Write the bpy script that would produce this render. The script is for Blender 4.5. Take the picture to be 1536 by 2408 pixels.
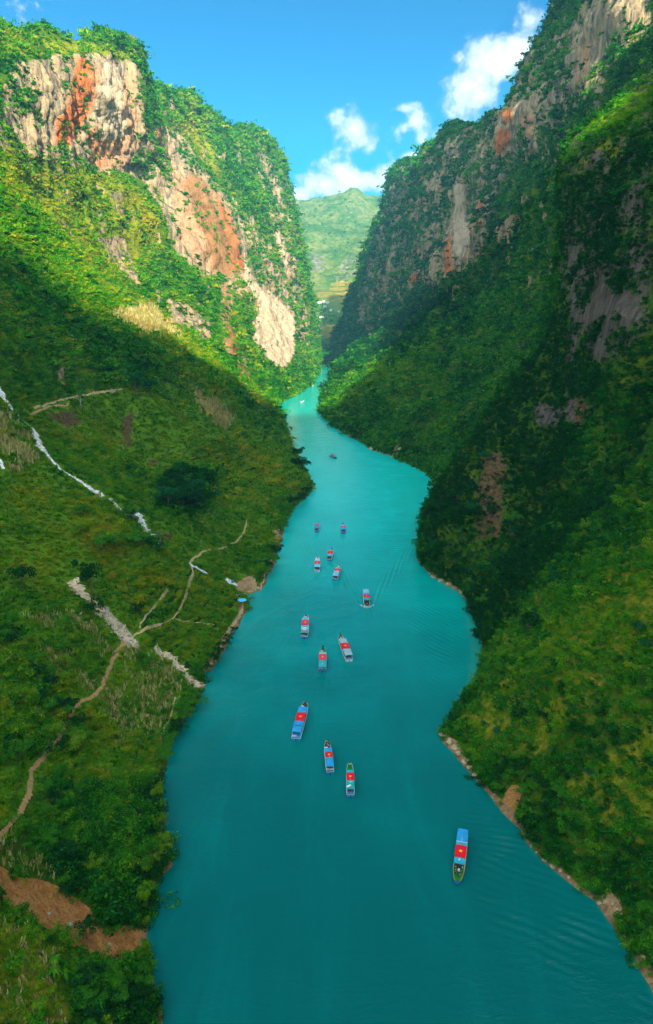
import bpy, bmesh, math, random
import numpy as np
from mathutils import Vector, Matrix, Euler

random.seed(7); rng = np.random.default_rng(7)
for o in list(bpy.data.objects): bpy.data.objects.remove(o)
scene = bpy.context.scene
col = scene.collection

# ------------------------------------------------------------------ camera
# pixel units below: a 1536 x 2408 copy of the photograph, focal length F in those pixels
F, PX, PY, PITCH, CAMH = 1605.0, 768.0, 1204.0, math.radians(15.6), 120.0
CP, SP = math.cos(PITCH), math.sin(PITCH)
cam_d = bpy.data.cameras.new('camera'); cam = bpy.data.objects.new('camera', cam_d); col.objects.link(cam)
cam.location = (0, 0, CAMH); cam.rotation_euler = (math.pi/2 - PITCH, 0, 0)
cam_d.sensor_fit = 'VERTICAL'; cam_d.sensor_height = 36.0; cam_d.lens = 36.0*F/2408.0
cam_d.clip_start = 0.5; cam_d.clip_end = 40000
scene.camera = cam

# ------------------------------------------------------------------ world, sun, exposure
SUN_AZ, SUN_EL = math.radians(12), math.radians(20)     # behind the camera, to the right
SUN = Vector((math.sin(SUN_AZ)*math.cos(SUN_EL), -math.cos(SUN_AZ)*math.cos(SUN_EL), math.sin(SUN_EL)))
world = bpy.data.worlds.new('World'); scene.world = world; world.use_nodes = True
SKY_STRENGTH = 0.15
sun_d = bpy.data.lights.new('sun', 'SUN'); sun_d.energy = 2.7; sun_d.angle = math.radians(0.8); sun_d.color = (1.0, 0.89, 0.66)
sun = bpy.data.objects.new('sun', sun_d); col.objects.link(sun)
sun.rotation_euler = SUN.to_track_quat('Z', 'Y').to_euler(); sun.location = SUN*500
scene.view_settings.view_transform = 'Standard'; scene.view_settings.look = 'None'
scene.view_settings.exposure = 2.45; scene.view_settings.gamma = 1.0; scene.view_settings.use_curve_mapping = False
scene.cycles.adaptive_threshold = 0.01; scene.cycles.use_denoising = True; scene.cycles.denoiser = 'OPENIMAGEDENOISE'; scene.cycles.denoising_input_passes = 'RGB_ALBEDO_NORMAL'; scene.cycles.denoising_prefilter = 'ACCURATE'; scene.cycles.max_bounces = 6; scene.cycles.diffuse_bounces = 4; scene.cycles.glossy_bounces = 2
scene.cycles.transmission_bounces = 2; scene.cycles.volume_bounces = 0; scene.cycles.transparent_max_bounces = 4
scene.cycles.caustics_reflective = False; scene.cycles.caustics_refractive = False

class NT:
    """small helper round a node tree"""
    def __init__(s, tree):
        s.t = tree; s.n = tree.nodes; s.l = tree.links
    def add(s, kind, **kw):
        n = s.n.new(kind)
        for k, v in kw.items():
            if k.startswith('i_'):
                key = k[2:]; key = int(key) if key.isdigit() else key
                s.set(n, key, v)
            else: setattr(n, k, v)
        return n
    def set(s, n, key, v):
        sock = n.inputs[key]
        if isinstance(v, bpy.types.NodeSocket): s.l.new(v, sock)
        else: sock.default_value = v
    def math(s, op, a, b=None, c=None, clamp=False):
        n = s.n.new('ShaderNodeMath'); n.operation = op; n.use_clamp = clamp
        for i, v in enumerate((a, b, c)):
            if v is not None: s.set(n, i, v)
        return n.outputs[0]
    def mix(s, fac, a, b, blend='MIX'):
        n = s.n.new('ShaderNodeMix'); n.data_type = 'RGBA'; n.blend_type = blend; n.clamp_factor = True
        s.set(n, 0, fac); s.set(n, 6, a); s.set(n, 7, b)
        return n.outputs[2]
    def noise(s, vec, scale, detail=3, rough=0.55, dist=0.0):
        n = s.n.new('ShaderNodeTexNoise'); n.inputs['Scale'].default_value = scale
        n.inputs['Detail'].default_value = detail; n.inputs['Roughness'].default_value = rough
        n.inputs['Distortion'].default_value = dist
        if vec is not None: s.l.new(vec, n.inputs['Vector'])
        return n.outputs['Fac']
    def sstep(s, v, lo, hi):
        n = s.n.new('ShaderNodeMapRange'); n.interpolation_type = 'SMOOTHSTEP'
        s.set(n, 0, v); s.set(n, 1, lo); s.set(n, 2, hi); n.inputs[3].default_value = 0; n.inputs[4].default_value = 1
        return n.outputs[0]
    def attr(s, name, kind='GEOMETRY', out='Fac'):
        n = s.n.new('ShaderNodeAttribute'); n.attribute_name = name; n.attribute_type = kind
        return n.outputs[out]
    def ramp(s, fac, stops, interp='LINEAR'):
        n = s.n.new('ShaderNodeValToRGB'); n.color_ramp.interpolation = interp
        el = n.color_ramp.elements
        while len(el) < len(stops): el.new(0.5)
        for e, (p, c) in zip(el, stops): e.position = p; e.color = (*c, 1)
        s.l.new(fac, n.inputs[0]); return n.outputs[0]
    def vmap(s, vec, scale=(1, 1, 1), loc=(0, 0, 0)):
        n = s.n.new('ShaderNodeMapping'); n.inputs['Scale'].default_value = scale; n.inputs['Location'].default_value = loc
        s.l.new(vec, n.inputs[0]); return n.outputs[0]

def ray(px, py):
    dx, dy = (px-PX)/F, -(py-PY)/F
    return Vector((dx, CP + dy*SP, -SP + dy*CP))
def W(px, py, Y):
    d = ray(px, py); t = Y/d.y
    return (d.x*t, Y, CAMH + d.z*t)
def B(px, py, z=0.0):
    d = ray(px, py); t = (z-CAMH)/d.z
    return (d.x*t, d.y*t, z)
def project(P):
    P = np.asarray(P, float)
    x, y, z = P[..., 0], P[..., 1], P[..., 2]-CAMH
    zc = y*CP - z*SP; yc = y*SP + z*CP
    zz = np.where(zc > 1, zc, np.nan)
    return PX + F*x/zz, PY - F*yc/zz, zc

# sky: Nishita, graded a little deeper, with clouds placed by direction
def build_world():
    N = NT(world.node_tree); N.n.clear()
    out = N.add('ShaderNodeOutputWorld'); bg = N.add('ShaderNodeBackground')
    sky = N.add('ShaderNodeTexSky', sky_type='NISHITA', sun_disc=False)
    sky.sun_elevation = SUN_EL; sky.sun_rotation = math.pi - SUN_AZ
    sky.altitude = 900; sky.air_density = 1.0; sky.dust_density = 0.6; sky.ozone_density = 2.2
    hsv = N.add('ShaderNodeHueSaturation'); hsv.inputs['Saturation'].default_value = 1.6; hsv.inputs['Hue'].default_value = 0.506
    hsv.inputs['Value'].default_value = 0.105
    gm = N.add('ShaderNodeGamma'); gm.inputs[1].default_value = 1.55; N.l.new(sky.outputs[0], gm.inputs[0]); N.l.new(gm.outputs[0], hsv.inputs['Color'])
    skyc = N.mix(1.0, hsv.outputs[0], (.12, .93, .80, 1), 'MULTIPLY')
    tc = N.add('ShaderNodeTexCoord').outputs['Generated']
    sep = N.add('ShaderNodeSeparateXYZ'); N.l.new(tc, sep.inputs[0])
    x, y, z = sep.outputs
    ysafe = N.math('MAXIMUM', y, 0.05)
    u = N.math('DIVIDE', x, ysafe)
    hl = N.math('SQRT', N.math('ADD', N.math('MULTIPLY', x, x), N.math('MULTIPLY', ysafe, ysafe)))
    v = N.math('DIVIDE', z, hl)
    comb = N.add('ShaderNodeCombineXYZ'); N.l.new(u, comb.inputs[0]); N.l.new(v, comb.inputs[1])
    uv = comb.outputs[0]
    nz = N.noise(uv, 9.0, 7, 0.58); nz2 = N.noise(uv, 30.0, 6, 0.6)
    blobs = [(1118,205,66,60,1), (1212,112,58,42,1), (1240,45,44,36,.95), (1175,145,62,48,1), (1310,82,42,22,.85), (1135,120,30,30,.8),
             (1090,235,40,40,.7), (1365,5,30,30,1),
             (835,300,56,40,1), (850,335,42,42,.9), (800,405,70,30,.8), (760,432,65,30,1), (700,458,40,22,1),(840,425,85,32,1), (915,410,60,26,.9), (980,376,42,20,1),
             (1050,325,45,22,.95), (947,251,40,13,.75), (978,282,24,24,.62), (992,330,28,30,.62), (950,305,26,20,.45), (905,350,50,40,.35), (825,360,50,40,.6),
             (60,22,70,30,.36), (50,45,40,18,.3), (150,0,80,20,.25)]
    mask = None
    for (px, py, rx, ry, a) in blobs:
        d = ray(px, py); uu, vv = d.x/d.y, d.z/math.hypot(d.x, d.y)
        du = N.math('MULTIPLY', N.math('SUBTRACT', u, uu), F/rx*0.86); dv = N.math('MULTIPLY', N.math('SUBTRACT', v, vv), F/ry*0.82)
        r2 = N.math('ADD', N.math('MULTIPLY', du, du), N.math('MULTIPLY', dv, dv))
        m = N.math('MULTIPLY', N.math('SUBTRACT', 1.25, N.math('SQRT', r2)), a)
        mask = m if mask is None else N.math('SMOOTH_MAX', mask, m, 0.25)
    mask = N.math('ADD', mask, N.math('MULTIPLY', N.math('SUBTRACT', nz, 0.5), 1.9))
    mask = N.math('ADD', mask, N.math('MULTIPLY', N.math('SUBTRACT', nz2, 0.5), 1.6))
    fac = N.sstep(mask, 0.30, 0.80)
    # out of view: added cloud cover, thick and bright, as fill for the shade
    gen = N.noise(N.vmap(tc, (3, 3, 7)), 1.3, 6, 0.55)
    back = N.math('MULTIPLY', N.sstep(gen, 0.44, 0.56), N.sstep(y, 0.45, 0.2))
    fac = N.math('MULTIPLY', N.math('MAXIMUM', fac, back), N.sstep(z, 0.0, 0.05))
    shade = N.math('ADD', N.math('MULTIPLY', nz2, 0.5), N.math('MULTIPLY', N.sstep(mask, 0.3, 1.6), 0.55))
    ccol = N.ramp(shade, [(0.25, (.80, .95, 1.15)), (0.7, (1.9, 1.9, 1.9))])
    ccol = N.mix(N.sstep(y, .55, .2), ccol, (5.6, 5.6, 5.6, 1))  # unseen clouds set brighter than the visible ones to add fill
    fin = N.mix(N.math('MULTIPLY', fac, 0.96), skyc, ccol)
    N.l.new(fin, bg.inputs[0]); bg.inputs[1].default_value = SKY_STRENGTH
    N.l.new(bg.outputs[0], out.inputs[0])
build_world()

# ------------------------------------------------------------------ helpers
def tag(o, label=None, cat=None, group=None, kind=None):
    if label: o['label'] = label
    if cat: o['category'] = cat
    if group: o['group'] = group
    if kind: o['kind'] = kind
    return o
def link(name, me, parent=None, mat=None):
    o = bpy.data.objects.new(name, me); col.objects.link(o)
    if parent: o.parent = parent
    if mat is not None and len(me.materials) == 0: me.materials.append(mat)
    return o
def fast_mesh(name, V, Fq, smooth=True):
    """V (n,3), Fq (m,4) quads or (m,3) tris"""
    V = np.ascontiguousarray(V, np.float32); Fq = np.ascontiguousarray(Fq, np.int32)
    me = bpy.data.meshes.new(name); k = Fq.shape[1]
    me.vertices.add(len(V)); me.vertices.foreach_set('co', V.ravel())
    me.loops.add(Fq.size); me.loops.foreach_set('vertex_index', Fq.ravel())
    me.polygons.add(len(Fq)); me.polygons.foreach_set('loop_start', np.arange(0, Fq.size, k, dtype=np.int32))
    me.polygons.foreach_set('use_smooth', np.full(len(Fq), smooth))
    me.update(calc_edges=True); return me
def grid_faces(h, w):
    i = np.arange(h*w).reshape(h, w)
    return np.stack([i[:-1, :-1], i[:-1, 1:], i[1:, 1:], i[1:, :-1]], -1).reshape(-1, 4)
def fattr(me, name, arr):
    a = me.attributes.new(name, 'FLOAT', 'POINT'); a.data.foreach_set('value', np.ascontiguousarray(arr, np.float32).ravel())

_perm = np.random.default_rng(3).permutation(512).astype(np.int64) % 256
_perm = np.concatenate([_perm, _perm, _perm])
_grad = np.random.default_rng(4).normal(size=(256, 3)); _grad /= np.linalg.norm(_grad, axis=1)[:, None]
def perlin(P):
    P = np.asarray(P, float); i = np.floor(P).astype(np.int64); f = P - i; i &= 255
    u = f*f*f*(f*(f*6-15)+10); r = 0
    for dx in (0, 1):
        for dy in (0, 1):
            for dz in (0, 1):
                h = _perm[_perm[_perm[(i[..., 0]+dx) & 255] + ((i[..., 1]+dy) & 255)] + ((i[..., 2]+dz) & 255)] & 255
                g = _grad[h]
                d = g[..., 0]*(f[..., 0]-dx) + g[..., 1]*(f[..., 1]-dy) + g[..., 2]*(f[..., 2]-dz)
                w = (u[..., 0] if dx else 1-u[..., 0])*(u[..., 1] if dy else 1-u[..., 1])*(u[..., 2] if dz else 1-u[..., 2])
                r = r + w*d
    return r*1.6
def fbm(P, oct=4, gain=0.5, ridged=False):
    r = 0; a = 1; P = np.asarray(P, float).copy()
    for k in range(oct):
        n = perlin(P)
        r = r + a*((1-2*np.abs(n)) if ridged else n); a *= gain; P = P*2.03 + 17.3
    return r
def sm(x, a, b):
    t = np.clip((x-a)/(b-a), 0, 1); return t*t*(3-2*t)
def in_poly(px, py, poly, feather):
    """signed soft mask: 1 inside, 0 outside, feather in pixels"""
    poly = np.asarray(poly, float); n = len(poly)
    bad = np.isnan(px) | np.isnan(py)
    x = np.where(bad, -1e5, px); y = np.where(bad, -1e5, py)
    m = (x > poly[:, 0].min()-feather) & (x < poly[:, 0].max()+feather) & (y > poly[:, 1].min()-feather) & (y < poly[:, 1].max()+feather)
    out = np.zeros(x.shape); 
    if not m.any(): return out
    xs, ys = x[m], y[m]; inside = np.zeros(xs.shape, bool); dist = np.full(xs.shape, 1e9)
    for k in range(n):
        x0, y0 = poly[k]; x1, y1 = poly[(k+1) % n]
        c = ((y0 > ys) != (y1 > ys)) & (xs < (x1-x0)*(ys-y0)/(y1-y0+1e-9)+x0); inside ^= c
        t = np.clip(((xs-x0)*(x1-x0)+(ys-y0)*(y1-y0))/((x1-x0)**2+(y1-y0)**2+1e-9), 0, 1)
        dist = np.minimum(dist, np.hypot(xs-x0-t*(x1-x0), ys-y0-t*(y1-y0)))
    sd = np.where(inside, dist, -dist)
    out[m] = sm(sd, -feather, feather); return out

# ------------------------------------------------------------------ terrain control data
LBANK = [(366,2408),(350,2320),(335,2230),(338,2150),(350,2090),(393,2032),(385,2000),(368,1930),(368,1850),(388,1765),(420,1700),(455,1650),(478,1612),
         (468,1592),(508,1540),(542,1488),(566,1450),(582,1428),(570,1402),(608,1386),(640,1325),(655,1270),(668,1230),(690,1190),(724,1165),(737,1145),(722,1122),
         (708,1085),(700,1050),(680,1015),(662,985),(650,958),(654,947),(678,938),(695,922),(722,908),(739,904),(744,890),(752,882),(750,871),(746,862),(745,857)]
RBANK = [(1536,2308),(1470,2212),(1410,2122),(1330,2062),(1280,2022),(1250,1985),(1235,1950),(1190,1912),(1160,1870),(1130,1832),(1088,1785),(1062,1742),(1060,1716),(1066,1690),
         (1072,1655),(1085,1625),(1104,1608),(1112,1560),(1108,1500),(1096,1425),(1088,1398),(1040,1368),(1005,1345),(984,1318),(985,1280),(1000,1225),(1012,1190),(1030,1138),(1010,1115),
         (985,1100),(940,1078),(872,1057),(820,1025),(790,992),(768,980),(756,965),(751,950),(760,930),(768,915),(782,899),(797,884),(796,874),(792,864),(783,859.5),(757,858)]

def world_profile(x0, y, prof, sgn):
    return [(x0 + sgn*u, y + dy, z) for (u, z, dy) in prof]

NEARL = [(0,.6,0),(10,7,0),(28,19,0),(60,42,0),(100,72,0),(150,108,0),(220,145,0),(300,165,0),(420,172,0)]
NEARL2 = [(0,.6,0),(12,7,0),(34,21,0),(75,48,0),(120,84,0),(175,130,0),(240,172,0),(310,195,0),(440,205,0)]
LEFT = []
def Lw(Y, x, prof): LEFT.append(world_profile(x, Y, prof, -1))
def Lp(Y, pts, back=(-160, 30, -70)):
    P = [p if len(p) == 3 and p[2] == 'w' else W(p[0], p[1], p[2] if len(p) == 3 else Y) for p in pts]
    P.append((P[-1][0]+back[0], P[-1][1]+back[1], P[-1][2]+back[2])); LEFT.append(P)
def bx(bank, Y):
    pts = sorted([B(*p)[:2] for p in bank], key=lambda q: q[1])
    return float(np.interp(Y, [p[1] for p in pts], [p[0] for p in pts]))
Lw(-2700, -60, NEARL); Lw(-1500, -60, NEARL); Lw(-900, -60, NEARL); Lw(-450, -50, NEARL); Lw(-150, -42, NEARL); Lw(30, -38, NEARL)
for Y in (95, 130): Lw(Y, bx(LBANK, Y), NEARL)
for Y in (165, 208, 255): Lw(Y, bx(LBANK, Y), NEARL2)
for Y in (310, 370): Lw(Y, bx(LBANK, Y), [(0,.6,0),(12,5,0),(40,20,0),(85,52,0),(130,92,0),(180,142,0),(240,205,0),(310,250,0),(440,265,0)])
Lw(460, bx(LBANK, 460), [(0,.6,0),(10,8,0),(40,32,0),(85,70,0),(130,110,0),(180,158,0),(235,225,0),(300,310,0),(440,340,0)])
Lw(560, bx(LBANK, 560), [(0,.6,0),(14,11,0),(44,37,0),(88,78,0),(132,120,0),(180,170,0),(230,255,0),(290,365,0),(440,420,0)])
Lp(680, [(706,1062),(640,990),(520,880),(380,760),(230,640),(90,440),(20,260),(-60,90)])
Lp(790, [(678,1010),(610,920),(510,830),(390,725),(270,590),(165,375),(130,220),(70,78)])
Lp(900, [(658,976),(590,880),(500,790),(410,680),(310,520),(230,360),(215,200),(180,98)])
Lp(1000, [(652,955),(600,870),(520,770),(440,650),(350,480),(280,380),(272,200),(250,84)])
Lp(1080, [(664,944),(620,860),(550,745),(470,620),(390,480),(335,380),(322,270),(306,122)], (-200,60,-40))
Lp(1160, [(690,926),(645,850),(590,745),(520,620),(450,500),(385,400),(350,310),(332,215)], (-200,60,-60))
Lp(1280, [(718,910),(665,850),(620,770),(560,660),(490,540),(430,420),(385,310),(352,216)], (-200,60,-80))
Lp(1420, [(735,904),(685,855),(645,780),(600,680),(550,560),(490,430),(440,320),(400,214)], (-200,60,-80))
Lp(1560, [(744,892),(705,850),(672,790),(630,700),(590,590),(550,470),(505,350),(470,244)], (-200,60,-80))
Lp(1700, [(750,881),(727,845),(702,780),(672,690),(640,580),(610,480),(570,370),(528,274)], (-200,60,-80))
Lp(1850, [(749,872),(741,840),(724,780),(702,690),(680,590),(655,500),(630,410),(592,310)], (-200,60,-80))
Lp(2000, [(746,865),(746,840),(735,780),(718,690),(700,590),(682,505),(662,425),(628,338)], (-200,60,-80))
Lp(2150, [(735,862),(730,830),(722,780),(708,690),(692,590),(676,520),(655,450),(625,380)], (-200,60,-80))
Lp(2350, [(690,860),(680,830),(670,780),(655,700),(640,620),(620,560),(600,500),(580,450)], (-200,60,-80))

RIGHT = []
SHADE_CREST = [(-2700,1280),(-2380,1200),(-2102,1110),(-1938,1040),(-1820,978),(-1558,922),(-1343,822),(-1123,752),(-843,650),(-693,600),(-523,560),(-357,535),(-188,500),(0,490),(226,480),(330,490),(462,550),(700,660),(900,690),(1100,680),(1600,600),(2400,560)]  # unseen ridge heights, shaped to shadow the near gorge and leave the far reach lit
def crest(Y): return float(np.interp(Y, [c[0] for c in SHADE_CREST], [c[1] for c in SHADE_CREST]))
def xcrest(Y): return float(np.interp(Y, [-150, 150, 300, 620, 780], [360, 440, 540, 540, 360]))
def Rw(Y, x, prof): 
    P = world_profile(x, Y, prof, 1); P.append((max(xcrest(Y), P[-1][0]+60), Y, max(crest(Y), 0))); P.append((max(xcrest(Y), P[-2][0]+60)+260, Y, crest(Y)-120)); RIGHT.append(P)
def Rp(Y, pts, mode='crest'):
    P = [W(p[0], p[1], p[2] if len(p) == 3 else Y) for p in pts]
    e = P[-1]
    if mode == 'crest': P.append((max(xcrest(e[1]), e[0]+50), e[1], max(crest(e[1]), e[2]*0.9)))
    else: P.append((e[0]+130, e[1]+40, e[2]-60))
    P.append((P[-1][0]+260, e[1]+60, P[-1][2]-120)); RIGHT.append(P)
NEARR = [(0,.6,0),(14,12,0),(32,29,0),(58,54,0),(90,92,0),(130,145,0),(180,220,0),(240,320,0)]
Rw(-2700, 60, NEARR); Rw(-2300, 60, NEARR); Rw(-1900, 60, NEARR); Rw(-1500, 60, NEARR); Rw(-1200, 60, NEARR); Rw(-900, 60, NEARR); Rw(-650, 60, NEARR); Rw(-450, 60, NEARR); Rw(-300, 60, NEARR); Rw(-150, 62, NEARR); Rw(30, 62, NEARR)
for Y in (80, 100, 120, 145, 165): Rw(Y, bx(RBANK, Y), NEARR)
Rp(184, [(1048,1722,179),(1085,1668,183),(1165,1600,188),(1280,1520,193),(1380,1385,199),(1536,1185,206),(1700,960,214),(1900,640,224)])
Rp(214, [(1100,1614),(1165,1545),(1265,1450),(1380,1330),(1500,1190),(1640,980),(1800,720),(2000,380)])
Rp(245, [(1110,1530),(1165,1450),(1255,1340),(1360,1200),(1460,1040),(1570,840),(1690,600),(1840,300)])
Rp(285, [(1094,1412),(1130,1330),(1210,1210),(1310,1060),(1390,900),(1450,700),(1520,480),(1640,200)])
Rp(335, [(988,1322,333),(1010,1235,338),(1085,1105,348),(1195,940,362),(1285,770,378),(1322,600,392),(1345,360,412),(1540,165,440)])
Rp(425, [(1006,1205),(1085,1130),(1180,1035),(1290,900),(1380,740),(1420,600),(1462,470),(1610,315)])
Rp(505, [(1029,1138),(1110,1065),(1215,955),(1320,830),(1410,680),(1460,510),(1500,310),(1580,80)])
Rp(600, [(945,1080),(1050,980),(1170,875),(1285,750),(1370,600),(1400,465),(1428,375),(1470,290)])
Rp(690, [(855,1047),(960,960),(1085,855),(1215,730),(1300,580),(1330,450),(1358,335),(1395,235)])
Rp(790, [(800,1002),(910,920),(1040,820),(1165,700),(1245,560),(1290,400),(1315,220),(1348,70)])
Rp(900, [(762,973),(880,895),(1000,800),(1110,690),(1180,560),(1230,410),(1262,260),(1318,110)])
Rp(1040, [(751,951),(850,880),(960,800),(1050,690),(1090,570),(1140,440),(1175,320),(1212,225)], 'b')
Rp(1200, [(764,922),(830,862),(920,800),(1000,700),(1040,590),(1075,470),(1105,370),(1135,275)], 'b')
Rp(1400, [(780,901),(838,845),(905,775),(960,690),(995,590),(1020,490),(1040,410),(1065,322)], 'b')
Rp(1600, [(797,884),(845,835),(885,765),(920,680),(945,590),(965,510),(980,440),(1002,372)], 'b')
Rp(1780, [(797,877),(830,835),(862,770),(888,690),(910,600),(930,520),(945,450),(965,390)], 'b')
Rp(1900, [(794,868),(815,815),(838,740),(852,670),(872,590),(894,510),(912,445),(934,388)], 'b')
Rp(2030, [(790,863),(818,830),(842,760),(858,690),(878,610),(898,530),(915,465),(935,420)], 'b')
Rp(2110, [(757,859),(778,828),(796,792),(812,758),(827,715),(840,670),(880,610),(940,560)], 'b')
Rp(2260, [(790,850),(815,820),(830,785),(845,745),(860,700),(880,650),(910,600),(960,560)], 'b')

def pchip(t, P, ts):
    """smooth monotone-ish interpolation of rows P[len(t),...] at ts"""
    t = np.asarray(t, float); h = np.diff(t); d = np.diff(P, axis=0)/h.reshape(-1, *([1]*(P.ndim-1)))
    m = np.zeros_like(P); m[0] = d[0]; m[-1] = d[-1]
    w1 = (2*h[1:]+h[:-1]); w2 = (h[1:]+2*h[:-1])
    sh = (-1,)+(1,)*(P.ndim-1)
    prod = d[:-1]*d[1:]
    with np.errstate(all='ignore'):
        hm = (w1+w2).reshape(sh)/(w1.reshape(sh)/d[:-1] + w2.reshape(sh)/d[1:])
    m[1:-1] = np.where(prod > 0, hm, 0)
    k = np.clip(np.searchsorted(t, ts, side='right')-1, 0, len(t)-2)
    s = ((ts-t[k])/h[k]).reshape(sh); hh = h[k].reshape(sh)
    return (2*s**3-3*s**2+1)*P[k] + (s**3-2*s**2+s)*hh*m[k] + (-2*s**3+3*s**2)*P[k+1] + (s**3-s**2)*hh*m[k+1]

def sheet(stations, bank, sgn, ncol, seed):
    C = np.array(stations, float)                       # S,K,3
    C = np.concatenate([C[:, :1] - np.array([sgn*14.0, 0, 7.0]), C], 1)   # under water skirt
    S, K, _ = C.shape
    tk = C[:, :, 1].mean(1)*0 + C[:, 1, 1]
    # row positions: fine near the camera, coarser far off
    ys = [tk[0]]
    while ys[-1] < tk[-1]:
        y = ys[-1]; ys.append(y + (30 if y < -400 else 12 if y < 40 else max(0.75, 0.0030*y)))
    ys = np.clip(np.array(ys), tk[0], tk[-1])
    R = pchip(tk, C, ys)                                # rows,K,3
    seg = np.linalg.norm(np.diff(C, axis=1), axis=2).mean(0)
    seg[-1] *= 0.15; seg[-2] *= 0.35; seg = seg**0.8
    s = np.concatenate([[0], np.cumsum(seg)]); ss = np.linspace(0, s[-1], ncol)
    P = np.moveaxis(pchip(s, np.moveaxis(R, 1, 0), ss), 0, 1)       # rows,cols,3
    # true bank line
    bp = sorted([B(*p)[:2] for p in bank], key=lambda q: q[1])
    by = np.array([p[1] for p in bp]); bxs = np.array([p[0] for p in bp])
    want = np.interp(ys, by, bxs); have = R[:, 1, 0]
    dlt = np.where((ys > by[0]-1) & (ys < by[-1]), want-have, 0)
    u = np.abs(P[:, :, 0]-have[:, None])
    P[:, :, 0] += dlt[:, None]*np.exp(-u/30.0)
    dP0 = np.gradient(P, axis=0); dP1 = np.gradient(P, axis=1)
    Nn = np.cross(dP1, dP0)*sgn; Nn /= np.linalg.norm(Nn, axis=2)[..., None]+1e-9
    Nn *= np.sign(Nn[..., 2:3].mean())
    dist = np.linalg.norm(P-np.array([0, 0, CAMH]), axis=2)
    steep = sm(1-np.abs(Nn[..., 2]), 0.35, 0.75)
    amp = np.clip(dist/700.0, 0.16, 1.4)*sm(P[..., 2], 0.0, 22.0)
    D = P + seed
    n1 = fbm(D/np.array([150, 150, 150.]), 3)*16*amp
    n2 = fbm(D/np.array([48, 48, 60.]), 3)*6.5*amp
    n3 = fbm(D/np.array([11, 11, 14.]), 3)*1.7*np.clip(amp, .25, 1.6)
    warp = fbm(D/60.0, 2)[..., None]*np.array([0.7, 0.7, 0.0])
    fl = fbm(D/np.array([26, 26, 95.])+warp, 4, 0.55, True)*4.5*amp*steep*sm(dist, 260, 700)
    P = P + Nn*(n1+n2+n3+fl)[..., None]
    return P, ys, dist

def normals(P, sgn):
    n = np.cross(np.gradient(P, axis=1), np.gradient(P, axis=0)); n /= np.linalg.norm(n, axis=2)[..., None]+1e-9
    if np.mean(n[..., 2]) < 0: n = -n
    return n

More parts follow.
